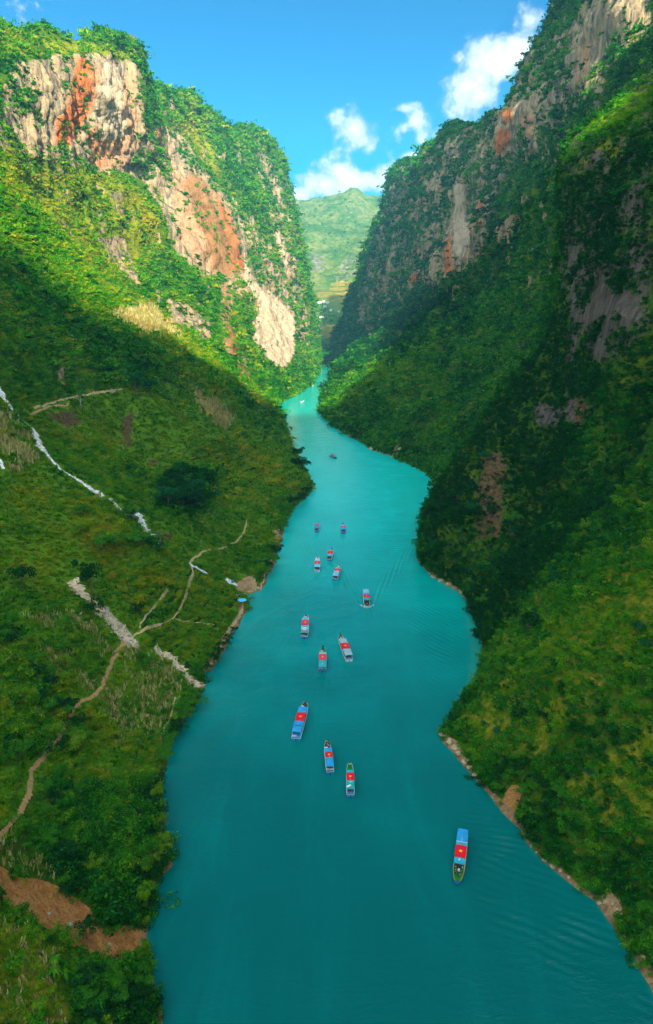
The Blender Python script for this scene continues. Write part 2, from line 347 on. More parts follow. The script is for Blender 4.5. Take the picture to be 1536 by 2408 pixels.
# ground cover, as polygons seen on the slopes: (kind, feather, ymin, ymax, polygon)
LCOVER = [
 ('pink',16,500,1200,[(215,150),(325,180),(325,340),(280,400),(215,390)]), ('pink',16,700,1900,[(400,400),(440,420),(500,560),(540,640),(480,640),(420,560)]),
 ('tree',12,250,700,[(372,1125),(430,1090),(500,1108),(492,1190),(430,1218),(372,1195)]), ('deep',12,250,700,[(372,1125),(430,1090),(500,1108),(492,1190),(430,1218),(372,1195)]),
 ('crag',14,650,2000,[(330,300),(420,290),(470,380),(540,470),(600,600),(692,740),(670,790),(560,690),(470,640),(400,560),(345,430)]),
 ('crag',14,500,1200,[(40,140),(330,140),(345,330),(350,430),(210,400),(60,370),(0,330),(0,220)]),
 ('crag',12,1100,2300,[(480,430),(560,470),(620,560),(660,640),(700,740),(690,850),(620,850),(560,640)]),
 ('crag',16,1200,2300,[(600,330),(660,420),(700,560),(735,760),(740,860),(700,800),(660,600),(600,430)]),
 ('rock',9,500,1200,[(70,150),(130,130),(200,128),(262,128),(318,185),(330,260),(338,320),(300,380),(335,420),(270,402),(205,385),(150,340),(95,352),(85,300),(120,250),(95,220)]),
 ('rock',8,500,1200,[(60,150),(100,160),(110,230),(95,300),(110,345),(80,370),(45,335),(40,300),(80,270),(62,200)]),
 ('rock',8,400,1200,[(0,240),(30,270),(35,310),(0,300)]),
 ('orange',8,500,1200,[(190,125),(235,190),(212,255),(190,300),(160,345),(128,340),(130,280),(160,250),(165,190)]),
 ('orange',7,500,1200,[(205,300),(255,320),(262,365),(240,398),(212,380)]),
 ('pale',10,500,1200,[(240,150),(285,150),(290,250),(300,320),(240,330),(215,270)]),
 ('orange',9,500,1200,[(370,300),(405,315),(400,350),(372,335)]),
 ('rock',10,700,1500,[(330,420),(400,415),(440,470),(480,560),(520,590),(500,650),(440,620),(400,560),(370,480)]),
 ('rock',10,800,1700,[(380,300),(412,330),(420,390),(470,440),(500,520),(500,560),(440,480),(400,400)]),
 ('brown',12,800,1900,[(445,400),(490,430),(520,500),(560,560),(560,620),(545,660),(500,640),(480,560),(455,500),(425,440)]),
 ('brown',9,800,1900,[(520,640),(545,690),(545,760),(565,830),(590,880),(565,890),(530,820),(520,740)]),
 ('orange',8,1000,2000,[(505,450),(530,490),(560,560),(575,640),(545,640),(525,560)]),
 ('rock',6,1100,2200,[(500,440),(515,470),(540,540),(580,560),(575,640),(600,670),(640,690),(692,740),(695,830),(667,874),(622,842),(588,790),(600,720),(565,660),(545,600),(515,520)]),
 ('pale',9,1100,2200,[(570,590),(592,660),(640,690),(692,745),(692,828),(667,870),(625,840),(592,785),(610,720),(575,660)]),
 ('rock',6,1200,2300,[(630,415),(655,430),(662,480),(645,470)]),('rock',6,1200,2300,[(640,515),(660,560),(690,650),(672,640),(650,580)]),
 ('pale',6,1200,2300,[(640,515),(655,550),(680,640),(665,620)]),
 ('rock',6,500,1200,[(228,560),(290,555),(312,620),(330,670),(300,660),(250,600)]),
 ('rock',6,500,1300,[(362,665),(378,675),(376,715),(365,705)]),
 ('rock',6,600,1300,[(385,700),(440,716),(492,760),(497,812),(470,800),(440,772),(402,760)]),
 ('rock',6,300,900,[(130,870),(150,865),(155,910),(135,905)]),
 ('crop',7,400,1200,[(268,738),(352,714),(422,782),(345,785),(310,755)]),
 ('crop',6,300,900,[(458,918),(545,975),(532,1008),(508,1000),(470,955)]),
 ('dry',25,400,1200,[(210,640),(260,650),(360,715),(430,785),(560,900),(640,950),(600,950),(480,850),(330,790),(250,730)]),
 ('dry',22,400,1300,[(0,330),(120,380),(330,440),(380,560),(330,640),(200,640),(130,520),(0,440)]),
 ('dry',18,900,2200,[(390,250),(450,290),(500,340),(520,420),(480,400),(420,320)]),
 ('dry',14,600,1200,[(0,70),(180,100),(290,115),(330,180),(250,130),(100,130),(0,140)]),
 ('meadow',45,100,800,[(-60,960),(140,930),(420,900),(600,960),(730,1120),(735,1160),(660,1240),(600,1380),(470,1600),(390,1760),(330,1850),(120,1850),(-60,1900)]),
 ('dry',30,100,800,[(0,1060),(120,1100),(210,1150),(300,1250),(250,1330),(150,1380),(60,1400),(0,1330)]),
 ('dry',30,100,800,[(330,1000),(560,1000),(720,1130),(700,1170),(560,1110),(420,1090),(300,1080)]),
 ('dry',30,100,800,[(120,960),(260,920),(420,960),(420,1060),(250,1080),(130,1020)]),
 ('meadow',16,150,500,[(330,1420),(430,1335),(560,1390),(560,1470),(500,1580),(400,1570),(330,1515)]),
 ('meadow',20,100,500,[(0,1420),(160,1400),(290,1520),(470,1610),(410,1700),(300,1760),(210,1660),(120,1570),(0,1520)]),
 ('meadow',25,100,400,[(190,1700),(330,1700),(390,1770),(360,1830),(250,1850),(150,1800)]),
 ('meadow',14,90,300,[(0,1790),(60,1840),(60,1900),(0,1950)]),
 ('drysoil',14,150,500,[(120,1555),(150,1560),(190,1600),(165,1600)]),('drysoil',10,150,500,[(240,1640),(300,1640),(290,1690),(262,1690)]),
 ('drysoil',10,250,700,[(105,970),(180,960),(200,1000),(160,1010),(115,995)]),('drysoil',8,250,700,[(280,985),(320,960),(310,1060),(285,1040)]),('drysoil',8,250,700,[(345,1080),(400,1060),(380,1090),(350,1105)]),
 ('drysoil',8,250,700,[(350,1240),(410,1250),(410,1280),(370,1280)]),
 ('scree',5,100,500,[(158,1366),(180,1362),(205,1385),(200,1408),(182,1400)]),
 ('gravel',4,100,500,[(226,1420),(245,1415),(290,1460),(330,1515),(322,1522),(290,1508),(262,1480),(250,1455)]),
 ('gravel',4,100,500,[(365,1532),(400,1545),(436,1580),(470,1602),(478,1615),(450,1608),(420,1582),(390,1560)]),
 ('scree',4,100,500,[(548,1378),(592,1352),(612,1380),(600,1396),(570,1396),(556,1400),(572,1420),(582,1438),(560,1470),(525,1520),(500,1560),(495,1555),(535,1480),(560,1440),(556,1412)]),
 ('scree',4,200,500,[(640,1250),(655,1240),(662,1262),(650,1290)]),
 ('soil',5,60,220,[(-60,2015),(0,2035),(50,2055),(110,2072),(150,2092),(215,2145),(260,2172),(328,2190),(336,2245),(310,2266),(240,2245),(195,2215),(150,2220),(100,2180),(50,2140),(0,2098),(-60,2080)]),
 ('drysoil',5,60,220,[(85,2235),(108,2240),(105,2262),(88,2256)]),('drysoil',5,60,220,[(130,2262),(150,2275),(152,2290),(138,2285)]),
 ('dry',20,60,220,[(-40,2110),(60,2180),(130,2230),(120,2300),(170,2408),(-40,2430)]),
 ('tree',20,100,500,[(140,1160),(260,1170),(375,1290),(370,1340),(300,1380),(260,1340),(180,1240)]),
 ('tree',20,100,500,[(0,1440),(60,1500),(110,1600),(210,1700),(150,1800),(0,1780)]),
 ('tree',20,60,300,[(130,1850),(390,1850),(395,2020),(330,2190),(220,2150),(100,2080),(90,1950)]),
 ('tree',16,60,220,[(190,2240),(330,2270),(340,2430),(200,2430)]),
 ('tree',16,200,600,[(100,1010),(240,1040),(330,1130),(300,1160),(130,1080)]),
]
RCOVER = [
 ('crag',16,500,2300,[(930,400),(1060,320),(1200,150),(1340,60),(1420,-30),(1536,-30),(1536,70),(1400,210),(1300,330),(1180,430),(1150,560),(1110,640),(960,690),(870,790),(830,760),(870,570)]),
 ('crag',10,260,470,[(1325,330),(1536,170),(1536,780),(1440,860),(1350,830),(1315,620)]),
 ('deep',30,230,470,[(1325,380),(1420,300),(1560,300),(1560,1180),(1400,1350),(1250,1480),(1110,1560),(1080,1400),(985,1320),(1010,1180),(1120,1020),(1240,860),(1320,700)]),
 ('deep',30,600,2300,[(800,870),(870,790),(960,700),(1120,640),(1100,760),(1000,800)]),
 ('rock',8,500,1300,[(1345,60),(1400,5),(1500,-40),(1545,-20),(1500,60),(1440,95),(1400,170),(1385,200),(1352,200),(1345,130)]),
 ('pink',9,500,1300,[(1370,110),(1400,90),(1385,190),(1355,195)]),
 ('rock',7,500,1400,[(1215,240),(1245,225),(1300,222),(1325,242),(1265,280),(1262,320),(1235,330),(1222,290)]),
 ('pink',8,500,1400,[(1220,270),(1262,270),(1258,325),(1230,322)]),
 ('rock',6,600,1600,[(1165,290),(1185,270),(1212,250),(1215,320),(1180,372),(1160,345)]),
 ('orange',6,600,1600,[(1180,262),(1205,255),(1210,285),(1190,290)]),('orange',6,600,1600,[(1170,310),(1200,300),(1205,325),(1178,370),(1163,350)]),
 ('rock',6,700,1700,[(1068,440),(1092,415),(1102,440),(1098,515),(1128,555),(1120,610),(1085,630),(1055,655),(1043,640),(1046,560),(1065,510)]),
 ('pale',8,700,1700,[(1072,440),(1090,425),(1096,510),(1110,560),(1090,610),(1068,600),(1068,520)]),
 ('orange',6,700,1700,[(1044,575),(1060,555),(1066,640),(1050,655)]),('orange',5,700,1700,[(1128,460),(1138,470),(1132,540),(1112,560),(1120,520)]),
 ('orange',5,800,1700,[(962,650),(985,640),(988,662),(965,672)]),
 ('rock',5,900,2100,[(1000,430),(1030,415),(1035,440),(1008,460)]),('rock',6,700,1800,[(1165,540),(1215,495),(1225,515),(1175,580)]),
 ('rock',6,900,2100,[(918,600),(930,590),(935,625),(905,690),(885,690)]),('rock',5,900,2200,[(870,690),(890,670),(880,720),(868,730)]),
 ('rock',5,900,2200,[(1015,610),(1030,620),(1020,650)]),('rock',4,1200,2300,[(860,770),(880,770),(878,790),(864,790)]),
 ('rock',5,700,2200,[(1130,330),(1142,325),(1138,400),(1128,395)]),
 ('dark',6,260,460,[(1335,600),(1380,560),(1420,600),(1425,680),(1500,690),(1515,740),(1480,760),(1440,780),(1430,850),(1395,850),(1378,770),(1345,740),(1340,680)]),
 ('dark',6,260,460,[(1395,590),(1420,600),(1415,640)]),
 ('dark',7,260,460,[(1320,640),(1332,640),(1330,690),(1322,690)]),
 ('dark',6,250,440,[(1260,945),(1330,960),(1325,1010),(1262,1000)]),('dark',6,250,440,[(1330,780),(1362,790),(1358,860),(1335,850)]),
 ('drysoil',9,220,440,[(1128,1085),(1160,1060),(1192,1068),(1196,1130),(1180,1265),(1122,1270),(1116,1180)]),
 ('dark',6,220,440,[(1195,1238),(1218,1240),(1212,1265),(1198,1262)]),('dark',6,240,440,[(1330,920),(1360,940),(1350,1000),(1335,980)]),
 ('drysoil',8,240,440,[(1360,900),(1385,960),(1350,1040),(1345,960)]),
 ('drysoil',6,260,470,[(1330,320),(1360,300),(1356,330)]),('rock',6,260,470,[(1500,160),(1540,150),(1540,220),(1490,260)]),('rock',6,260,470,[(1380,370),(1420,350),(1440,400),(1400,420)]),
 ('dry',12,260,470,[(1340,350),(1536,150),(1536,330),(1420,420),(1345,430)]),
 ('dry',14,140,240,[(1536,1180),(1370,1395),(1280,1520),(1170,1600),(1090,1680),(1160,1760),(1250,1790),(1340,1700),(1450,1560),(1560,1420),(1560,1180)]),
 ('dry',25,90,200,[(1300,1850),(1420,1780),(1560,1700),(1560,2000),(1400,1950)]),
 ('slip',5,120,200,[(1172,1892),(1188,1860),(1205,1848),(1232,1852),(1220,1880),(1212,1908),(1192,1922)]),
 ('scree',5,140,240,[(1045,1715),(1070,1735),(1105,1795),(1112,1815),(1106,1815),(1085,1790),(1045,1740)]),
 ('scree',5,200,500,[(1000,1342),(1050,1368),(1095,1395),(1095,1405),(1040,1378),(1000,1352)]),
 ('scree',4,400,900,[(865,1048),(935,1072),(942,1045),(930,1050),(920,1066)]),
 ('scree',5,80,140,[(1405,2110),(1430,2100),(1462,2115),(1470,2150),(1440,2160)]),
 ('lush',40,500,1500,[(830,880),(900,820),(1000,760),(1060,760),(1000,830),(930,900),(860,960),(780,980)]),
]
KINDS = ('crag', 'deep', 'dark', 'rock', 'orange', 'pale', 'pink', 'brown', 'crop', 'dry', 'meadow', 'soil', 'drysoil', 'scree', 'gravel', 'slip', 'tree', 'lush')
def cover(P, polys):
    px, py, zc = project(P); A = {k: np.zeros(P.shape[:2]) for k in KINDS}
    wob = perlin(P/9.0)*8; wob2 = perlin(P/9.0+31.7)*8
    k = np.clip(300.0/np.maximum(zc, 40), .3, 2.5)
    px = px + wob*k; py = py + wob2*k
    for kind, fe, y0, y1, poly in polys:
        if kind in ('orange', 'brown', 'drysoil', 'pink'): fe = fe*2.0
        m = in_poly(px, py, poly, fe)*((P[..., 1] > y0) & (P[..., 1] < y1))
        A[kind] = np.maximum(A[kind], m)
    return A

def build_sheet(name, stations, bank, sgn, ncol, seed, polys):
    P, ys, dist = sheet(stations, bank, sgn, ncol, seed)
    A = cover(P, polys)
    for k in ('pale', 'pink', 'brown', 'orange', 'dark'): A['rock'] = np.maximum(A['rock'], A[k]*0.95)
    Nn = normals(P, sgn); z = P[..., 2]
    # fissures in the bare rock, soil gullies
    rk = np.maximum(A['rock'], .7*A['crag'])*sm(dist, 200, 600)
    D = P+seed
    P = P + Nn*(rk*(fbm(D/np.array([9, 9, 60.])+fbm(D/35.0, 2)[..., None]*np.array([.5, .5, 0]), 4, .6, True)*1.7 + fbm(D/np.array([40, 40, 10.]), 3)*1.6 + fbm(D/np.array([5, 5, 14.]), 2)*.6))[..., None]
    if sgn < 0:
        pxx, pyy, _z = project(P); tr_ = in_poly(pxx, pyy, [(335,1400),(440,1330),(570,1370),(560,1470),(490,1590),(400,1570),(330,1510)], 14)
        tr_ = np.maximum(tr_, in_poly(pxx, pyy, [(400,1090),(560,1010),(720,1130),(700,1170),(600,1200),(480,1130)], 14))
        ph_ = (z + 1.2*fbm(P/np.array([30, 30, 30.]), 2))/4.2; fr_ = ph_-np.floor(ph_)
        P = P + Nn*(tr_*(sm(fr_, 0, .8)-sm(fr_, .8, 1.0))*1.3)[..., None]; A['terrace'] = tr_*sm(fr_, .55, .75)*sm(fr_, 1.0, .88)
    else: A['terrace'] = np.zeros(z.shape)
    near = A['slip']+A['soil']+A['gravel']+A['scree']
    P = P + Nn*(-np.clip(near, 0, 1)*0.8*sm(z, 0, 8) + A['soil']*fbm(D/np.array([9, 3, 5.]), 3)*0.35)[..., None]
    Nn = normals(P, sgn)
    # steep bare patches that no one drew: rocky ribs on the far cliffs
    st = sm(1-Nn[..., 2], 0.55, 0.92)*sm(fbm(D/np.array([22, 22, 60.])+5, 4, .6), 0.02, 0.5)*sm(dist, 250, 600)
    A['rib'] = st*0.8
    if sgn > 0:
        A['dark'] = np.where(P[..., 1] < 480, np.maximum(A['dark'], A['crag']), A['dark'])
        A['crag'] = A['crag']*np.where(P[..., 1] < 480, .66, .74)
    else: A['crag'] = A['crag']*.86
    me = fast_mesh(name, P.reshape(-1, 3), grid_faces(*P.shape[:2])[:, ::-1] if sgn < 0 else grid_faces(*P.shape[:2]))
    for k in A: fattr(me, 'c_'+k, A[k])
    o = link(name, me); tag(o, kind='structure')
    return o, P, Nn, A, dist

# ------------------------------------------------------------------ materials
MATS = {}
def mat(name, color, rough=0.6, spec=0.3, metal=0.0, bump=0.0, bscale=20, var=0.0, emit=0.0):
    if name in MATS: return MATS[name]
    m = bpy.data.materials.new(name); m.use_nodes = True; N = NT(m.node_tree); b = N.n['Principled BSDF']
    b.inputs['Base Color'].default_value = (*color, 1); b.inputs['Roughness'].default_value = rough
    b.inputs['Specular IOR Level'].default_value = spec; b.inputs['Metallic'].default_value = metal
    tc = N.add('ShaderNodeTexCoord').outputs['Object']
    if var:
        n = N.noise(tc, bscale*.3, 4)
        N.l.new(N.mix(N.sstep(n, .3, .7), (*[c*(1-var) for c in color], 1), (*[min(1, c*(1+var)) for c in color], 1)), b.inputs['Base Color'])
    if bump:
        bn = N.add('ShaderNodeBump'); bn.inputs['Strength'].default_value = bump; bn.inputs['Distance'].default_value = 0.05
        N.l.new(N.noise(tc, bscale, 5), bn.inputs['Height']); N.l.new(bn.outputs[0], b.inputs['Normal'])
    MATS[name] = m; return m

def terrain_material():
    m = bpy.data.materials.new('slope_ground'); m.use_nodes = True; N = NT(m.node_tree); b = N.n['Principled BSDF']
    b.inputs['Roughness'].default_value = 0.92; b.inputs['Specular IOR Level'].default_value = 0.1
    pos = N.add('ShaderNodeNewGeometry').outputs['Position']
    big = N.noise(pos, 0.012, 4); mid = N.noise(pos, 0.06, 5, .6); fine = N.noise(pos, 0.5, 6, .65); vfine = N.noise(pos, 2.2, 4, .6)
    streak = N.noise(N.vmap(pos, (.16, .16, .018)), 1.0, 6, .62, 0.6); streak2 = N.noise(N.vmap(pos, (.5, .5, .05)), 1.0, 5, .6)
    ledge = N.noise(N.vmap(pos, (.03, .03, .22)), 1.0, 5, .6, 0.3)
    green = N.ramp(N.math('ADD', N.math('MULTIPLY', mid, .6), N.math('MULTIPLY', fine, .4)),
                   [(.3, (.012, .05, .003)), (.48, (.045, .12, .004)), (.62, (.11, .16, .005)), (.75, (.2, .2, .008))])
    col_ = green
    def lay(attr_name, color, c0=.35, c1=.6, k=.5, src=None):
        nonlocal col_
        a = N.attr(attr_name); nn = N.math('MULTIPLY', N.math('SUBTRACT', src if src is not None else fine, .5), k)
        col_ = N.mix(N.sstep(N.math('ADD', a, nn), c0, c1), col_, color)
    dry = N.ramp(fine, [(.3, (.07, .13, .004)), (.5, (.18, .21, .008)), (.7, (.32, .29, .025))])
    lay('c_dry', dry, .3, .75, 1.1, mid)
    mead = N.ramp(N.math('ADD', N.math('MULTIPLY', fine, .5), N.math('MULTIPLY', vfine, .5)), [(.32, (.035, .16, .005)), (.5, (.10, .26, .007)), (.68, (.25, .31, .018))])
    lay('c_meadow', mead, .3, .7, .6)
    lay('c_terrace', (.012, .05, .004, 1), .3, .7, .8)
    lay('c_lush', N.ramp(fine, [(.3, (.03, .12, .004)), (.7, (.09, .2, .006))]), .3, .7, .8)
    lay('c_crop', N.ramp(N.noise(N.vmap(pos, (1, 3, 1)), .7, 4), [(.3, (.26, .17, .02)), (.7, (.5, .34, .06))]), .35, .55, .4)
    soil = N.ramp(N.math('ADD', N.math('MULTIPLY', fine, .55), N.math('MULTIPLY', vfine, .45)), [(.3, (.26, .10, .025)), (.5, (.46, .21, .06)), (.7, (.64, .36, .15))])
    lay('c_soil', soil, .42, .56, .35)
    lay('c_drysoil', N.ramp(fine, [(.3, (.05, .035, .013)), (.7, (.19, .125, .055))]), .5, .8, 1.7)
    # rock: pale limestone with dark water streaks
    rock = N.ramp(streak, [(.27, (.03, .03, .03)), (.40, (.16, .14, .115)), (.50, (.34, .25, .145)), (.62, (.46, .34, .20)), (.8, (.22, .18, .14))])
    rock = N.mix(N.sstep(streak2, .55, .75), rock, (.07, .075, .08, 1))
    rock = N.mix(N.math('MULTIPLY', N.sstep(ledge, .56, .7), .7), rock, (.16, .14, .10, 1))
    def tint(attr_name, c, k, a0=.35, a1=.75, nk=1.0):
        nonlocal rock
        a = N.math('ADD', N.attr(attr_name), N.math('MULTIPLY', N.math('SUBTRACT', N.math('ADD', N.math('MULTIPLY', streak, .6), N.math('MULTIPLY', streak2, .4)), .5), nk))
        rock = N.mix(N.math('MULTIPLY', N.sstep(a, a0, a1), k), rock, c)
    tint('c_orange', N.ramp(streak2, [(.3, (.26, .05, .008)), (.5, (.50, .12, .02)), (.72, (.58, .27, .11))]), .92, .22, .8, 2.6)
    tint('c_pink', N.ramp(streak2, [(.3, (.30, .14, .07)), (.55, (.56, .31, .17)), (.8, (.34, .22, .15))]), .75, .25, .8, 1.8)
    tint('c_pale', N.ramp(N.math('ADD', N.math('MULTIPLY', streak, .5), N.math('MULTIPLY', streak2, .5)), [(.33, (.14, .11, .09)), (.43, (.46, .36, .26)), (.52, (.58, .46, .31)), (.60, (.36, .28, .20)), (.68, (.17, .14, .12))]), .85, .35, .75, 1.6)
    tint('c_brown', N.ramp(fine, [(.3, (.16, .07, .02)), (.6, (.34, .16, .05)), (.8, (.22, .2, .03))]), .85, .35, .85, 2.4)
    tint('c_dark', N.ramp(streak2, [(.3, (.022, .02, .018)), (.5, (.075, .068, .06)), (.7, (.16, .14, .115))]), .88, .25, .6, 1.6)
    lay('c_rock', rock, .40, .56, 1.35, N.math('ADD', N.math('MULTIPLY', mid, .45), N.math('MULTIPLY', streak, .55)))
    lay('c_crag', rock, .50, .66, 2.6, N.math('ADD', N.math('MULTIPLY', mid, .6), N.math('MULTIPLY', streak2, .4)))
    lay('c_rib', rock, .40, .6, .9, streak2)
    lay('c_scree', N.ramp(vfine, [(.3, (.3, .17, .07)), (.7, (.62, .44, .24))]), .4, .58, .5)
    lay('c_slip', N.ramp(vfine, [(.3, (.28, .12, .03)), (.7, (.55, .29, .10))]), .4, .58, .4)
    lay('c_gravel', N.ramp(vfine, [(.3, (.3, .27, .2)), (.7, (.66, .6, .48))]), .4, .58, .5)
    # bare wave-washed rim just above the water
    sep = N.add('ShaderNodeSeparateXYZ'); N.l.new(pos, sep.inputs[0])
    zz = N.math('ADD', sep.outputs[2], N.math('MULTIPLY', N.math('SUBTRACT', mid, .5), 3.4))
    rim = N.math('MULTIPLY', N.sstep(zz, 1.25, 0.6), N.sstep(N.noise(pos, .05, 4), .34, .46))
    col_ = N.mix(rim, col_, N.ramp(fine, [(.3, (.12, .07, .03)), (.7, (.46, .31, .16))]))
    N.l.new(col_, b.inputs['Base Color'])
    bn = N.add('ShaderNodeBump'); bn.inputs['Strength'].default_value = 0.85; bn.inputs['Distance'].default_value = 2.4
    N.l.new(N.math('ADD', N.math('MULTIPLY', fine, 1.0), N.math('MULTIPLY', streak2, .8)), bn.inputs['Height'])
    bn2 = N.add('ShaderNodeBump'); bn2.inputs['Strength'].default_value = 0.6; bn2.inputs['Distance'].default_value = 0.25
    N.l.new(vfine, bn2.inputs['Height']); N.l.new(bn.outputs[0], bn2.inputs['Normal'])
    N.l.new(bn2.outputs[0], b.inputs['Normal'])
    return m
GROUND = terrain_material()

left, LP, LN, LA, LD = build_sheet('left_gorge_slope', LEFT, LBANK, -1, 360, 11.0, LCOVER)
right, RP, RN, RA, RD = build_sheet('right_gorge_slope', RIGHT, RBANK, 1, 360, 57.0, RCOVER)
left.data.materials.append(GROUND); right.data.materials.append(GROUND)

# ------------------------------------------------------------------ the far valley side
def far_hill():
    cols = [380, 560, 640, 700, 745, 790, 830, 850, 870, 905, 960, 1060, 1250]
    sky_ = [560, 510, 482, 475, 471, 459, 446, 454, 462, 459, 450, 430, 400]
    rows = [(860, 1960), (856, 2035), (835, 2160), (800, 2330), (760, 2500), (720, 2680), (675, 2900), (625, 3150), (575, 3450), (525, 3800)]
    C = []
    for (py, Y) in rows: C.append([W(px, py, Y) for px in cols])
    C.append([W(px, max(s_ + 26, 0), 4050) for px, s_ in zip(cols, sky_)])
    C.append([W(px, s_, 4300) for px, s_ in zip(cols, sky_)])
    C.append([(1.1*x, 4800, z-150) for (x, y, z) in C[-1]])
    C = np.array(C, float)
    t = np.arange(len(C)); P = pchip(t, C, np.linspace(0, len(C)-1, 300))
    P = np.moveaxis(pchip(np.arange(len(cols)), np.moveaxis(P, 1, 0), np.linspace(0, len(cols)-1, 260)), 0, 1)
    a = sm(P[..., 2], 0, 60)
    h = fbm(P/np.array([300, 300, 400.]), 4)*26*a + fbm(P/np.array([60, 60, 80.]), 4)*9*a
    px, py, _ = project(P)
    rk = in_poly(px, py, [(778,655),(800,600),(835,590),(850,620),(862,700),(800,690),(780,670)], 22)*0.5
    rk = np.maximum(rk, in_poly(px, py, [(820,447),(840,445),(858,462),(880,520),(800,520),(812,470)], 10)*0.38)
    rk = np.maximum(rk, in_poly(px, py, [(728,605),(760,600),(770,640),(735,640)], 10)*0.6)
    h = h + rk*fbm(P/np.array([30, 60, 30.]), 4, .55, True)*10
    h = h + in_poly(px, py, [(818,470),(824,449),(838,445),(850,458),(855,480)], 8)*10
    P[..., 2] += h
    fld = in_poly(px, py, [(740,690),(790,660),(850,655),(850,715),(800,735),(735,715)], 14)
    fld = np.maximum(fld, in_poly(px, py, [(735,755),(800,755),(800,800),(735,805)], 8))
    fld = np.maximum(fld, in_poly(px, py, [(695,600),(710,600),(725,660),(708,660)], 6))
    grn = in_poly(px, py, [(700,715),(830,715),(830,755),(700,755)], 12)
    me = fast_mesh('far_valley_side', P.reshape(-1, 3), grid_faces(*P.shape[:2]))
    fattr(me, 'c_rock', rk); fattr(me, 'c_field', fld); fattr(me, 'c_tree', grn)
    m = bpy.data.materials.new('far_ground'); m.use_nodes = True; N = NT(m.node_tree); b = N.n['Principled BSDF']
    b.inputs['Roughness'].default_value = .95; b.inputs['Specular IOR Level'].default_value = .05
    pos = N.add('ShaderNodeNewGeometry').outputs['Position']
    a1 = N.noise(pos, .008, 6, .62); a2 = N.noise(pos, .05, 5, .65); terr = N.noise(N.vmap(pos, (.01, .01, .09)), 1.0, 4, .5)
    c = N.ramp(N.math('ADD', N.math('MULTIPLY', a1, .55), N.math('MULTIPLY', a2, .45)), [(.34, (.015, .06, .006)), (.46, (.05, .11, .012)), (.56, (.13, .16, .03)), (.68, (.22, .19, .07))])
    c = N.mix(N.sstep(N.math('ADD', N.attr('c_rock'), N.math('MULTIPLY', N.math('SUBTRACT', a2, .5), 1.6)), .4, .7), c, N.ramp(a2, [(.35, (.06, .055, .05)), (.6, (.19, .165, .14)), (.75, (.3, .26, .23))]))
    f = N.ramp(terr, [(.38, (.07, .13, .012)), (.47, (.26, .18, .03)), (.55, (.13, .16, .02)), (.62, (.33, .23, .05))])
    c = N.mix(N.sstep(N.math('ADD', N.attr('c_field'), N.math('MULTIPLY', N.math('SUBTRACT', a2, .5), 1.2)), .4, .65), c, f)
    c = N.mix(N.math('MULTIPLY', N.sstep(N.math('ADD', N.attr('c_tree'), N.math('MULTIPLY', N.math('SUBTRACT', a2, .5), 1.5)), .4, .65), .6), c, (.05, .14, .02, 1))
    N.l.new(c, b.inputs['Base Color'])
    bn = N.add('ShaderNodeBump'); bn.inputs['Strength'].default_value = .8; bn.inputs['Distance'].default_value = 8
    N.l.new(a2, bn.inputs['Height']); N.l.new(bn.outputs[0], b.inputs['Normal'])
    o = link('far_valley_side', me, mat=m); tag(o, kind='structure')
    return P, rk, fld
HP, HRK, HFLD = far_hill()

# bare ground beyond everything in view, so the land does not end in a hole
def outer_land():
    bm_ = bmesh.new()
    r0 = [bm_.verts.new((x, y, -25)) for x, y in ((-1880, -2830), (2280, -2830), (2280, 5030), (-1880, 5030))]
    bm_.faces.new(r0)
    me = bpy.data.meshes.new('outer_terrain'); bm_.to_mesh(me); bm_.free()
    tag(link('outer_terrain', me, mat=mat('outer_green', (.03, .07, .01), .95, .05, var=.4, bscale=.05)), kind='structure')
outer_land()

# ------------------------------------------------------------------ river, with wakes and wind ripples as relief
# boats: name key, bow pixel, stern pixel
BOATS = dict(
 b1=((1075.8,2072),(1089.6,1950)), b2=((719.9,1647),(694.8,1744)), b3=((769.5,1744),(776.9,1818)), b4=((823,1794),(824.5,1872)),
 b5=((720.6,1442),(715.3,1505)), b6=((798.6,1491),(822.4,1556)), b7=((759.6,1523),(758.3,1578)), b8=((863.4,1425),(860.6,1386)),
 b9=((799.8,1329),(787.8,1364)), b10=((746.8,1310),(745.7,1343)), b11=((780.2,1291),(774.6,1317.5)), b12=((747.4,1229),(744.8,1250.5)),
 b13=((806.6,1231.5),(807.6,1253.5)), b14=((791,1076),(777,1066.5)), b15=((715,941.5),(707.5,946.5)), b16=((764,870.5),(758,871.5)), b17=((778.5,869),(775,869.6)))
def boat_pose(k):
    (bx_, by_), (sx_, sy_) = BOATS[k]
    a = np.array(B(bx_, by_, 1.3)[:2]); b = np.array(B(sx_, sy_, .4 if sy_ > by_ else 2.4)[:2]); c = (a+b)/2; d = a-b
    return c, d/np.linalg.norm(d), np.linalg.norm(d)
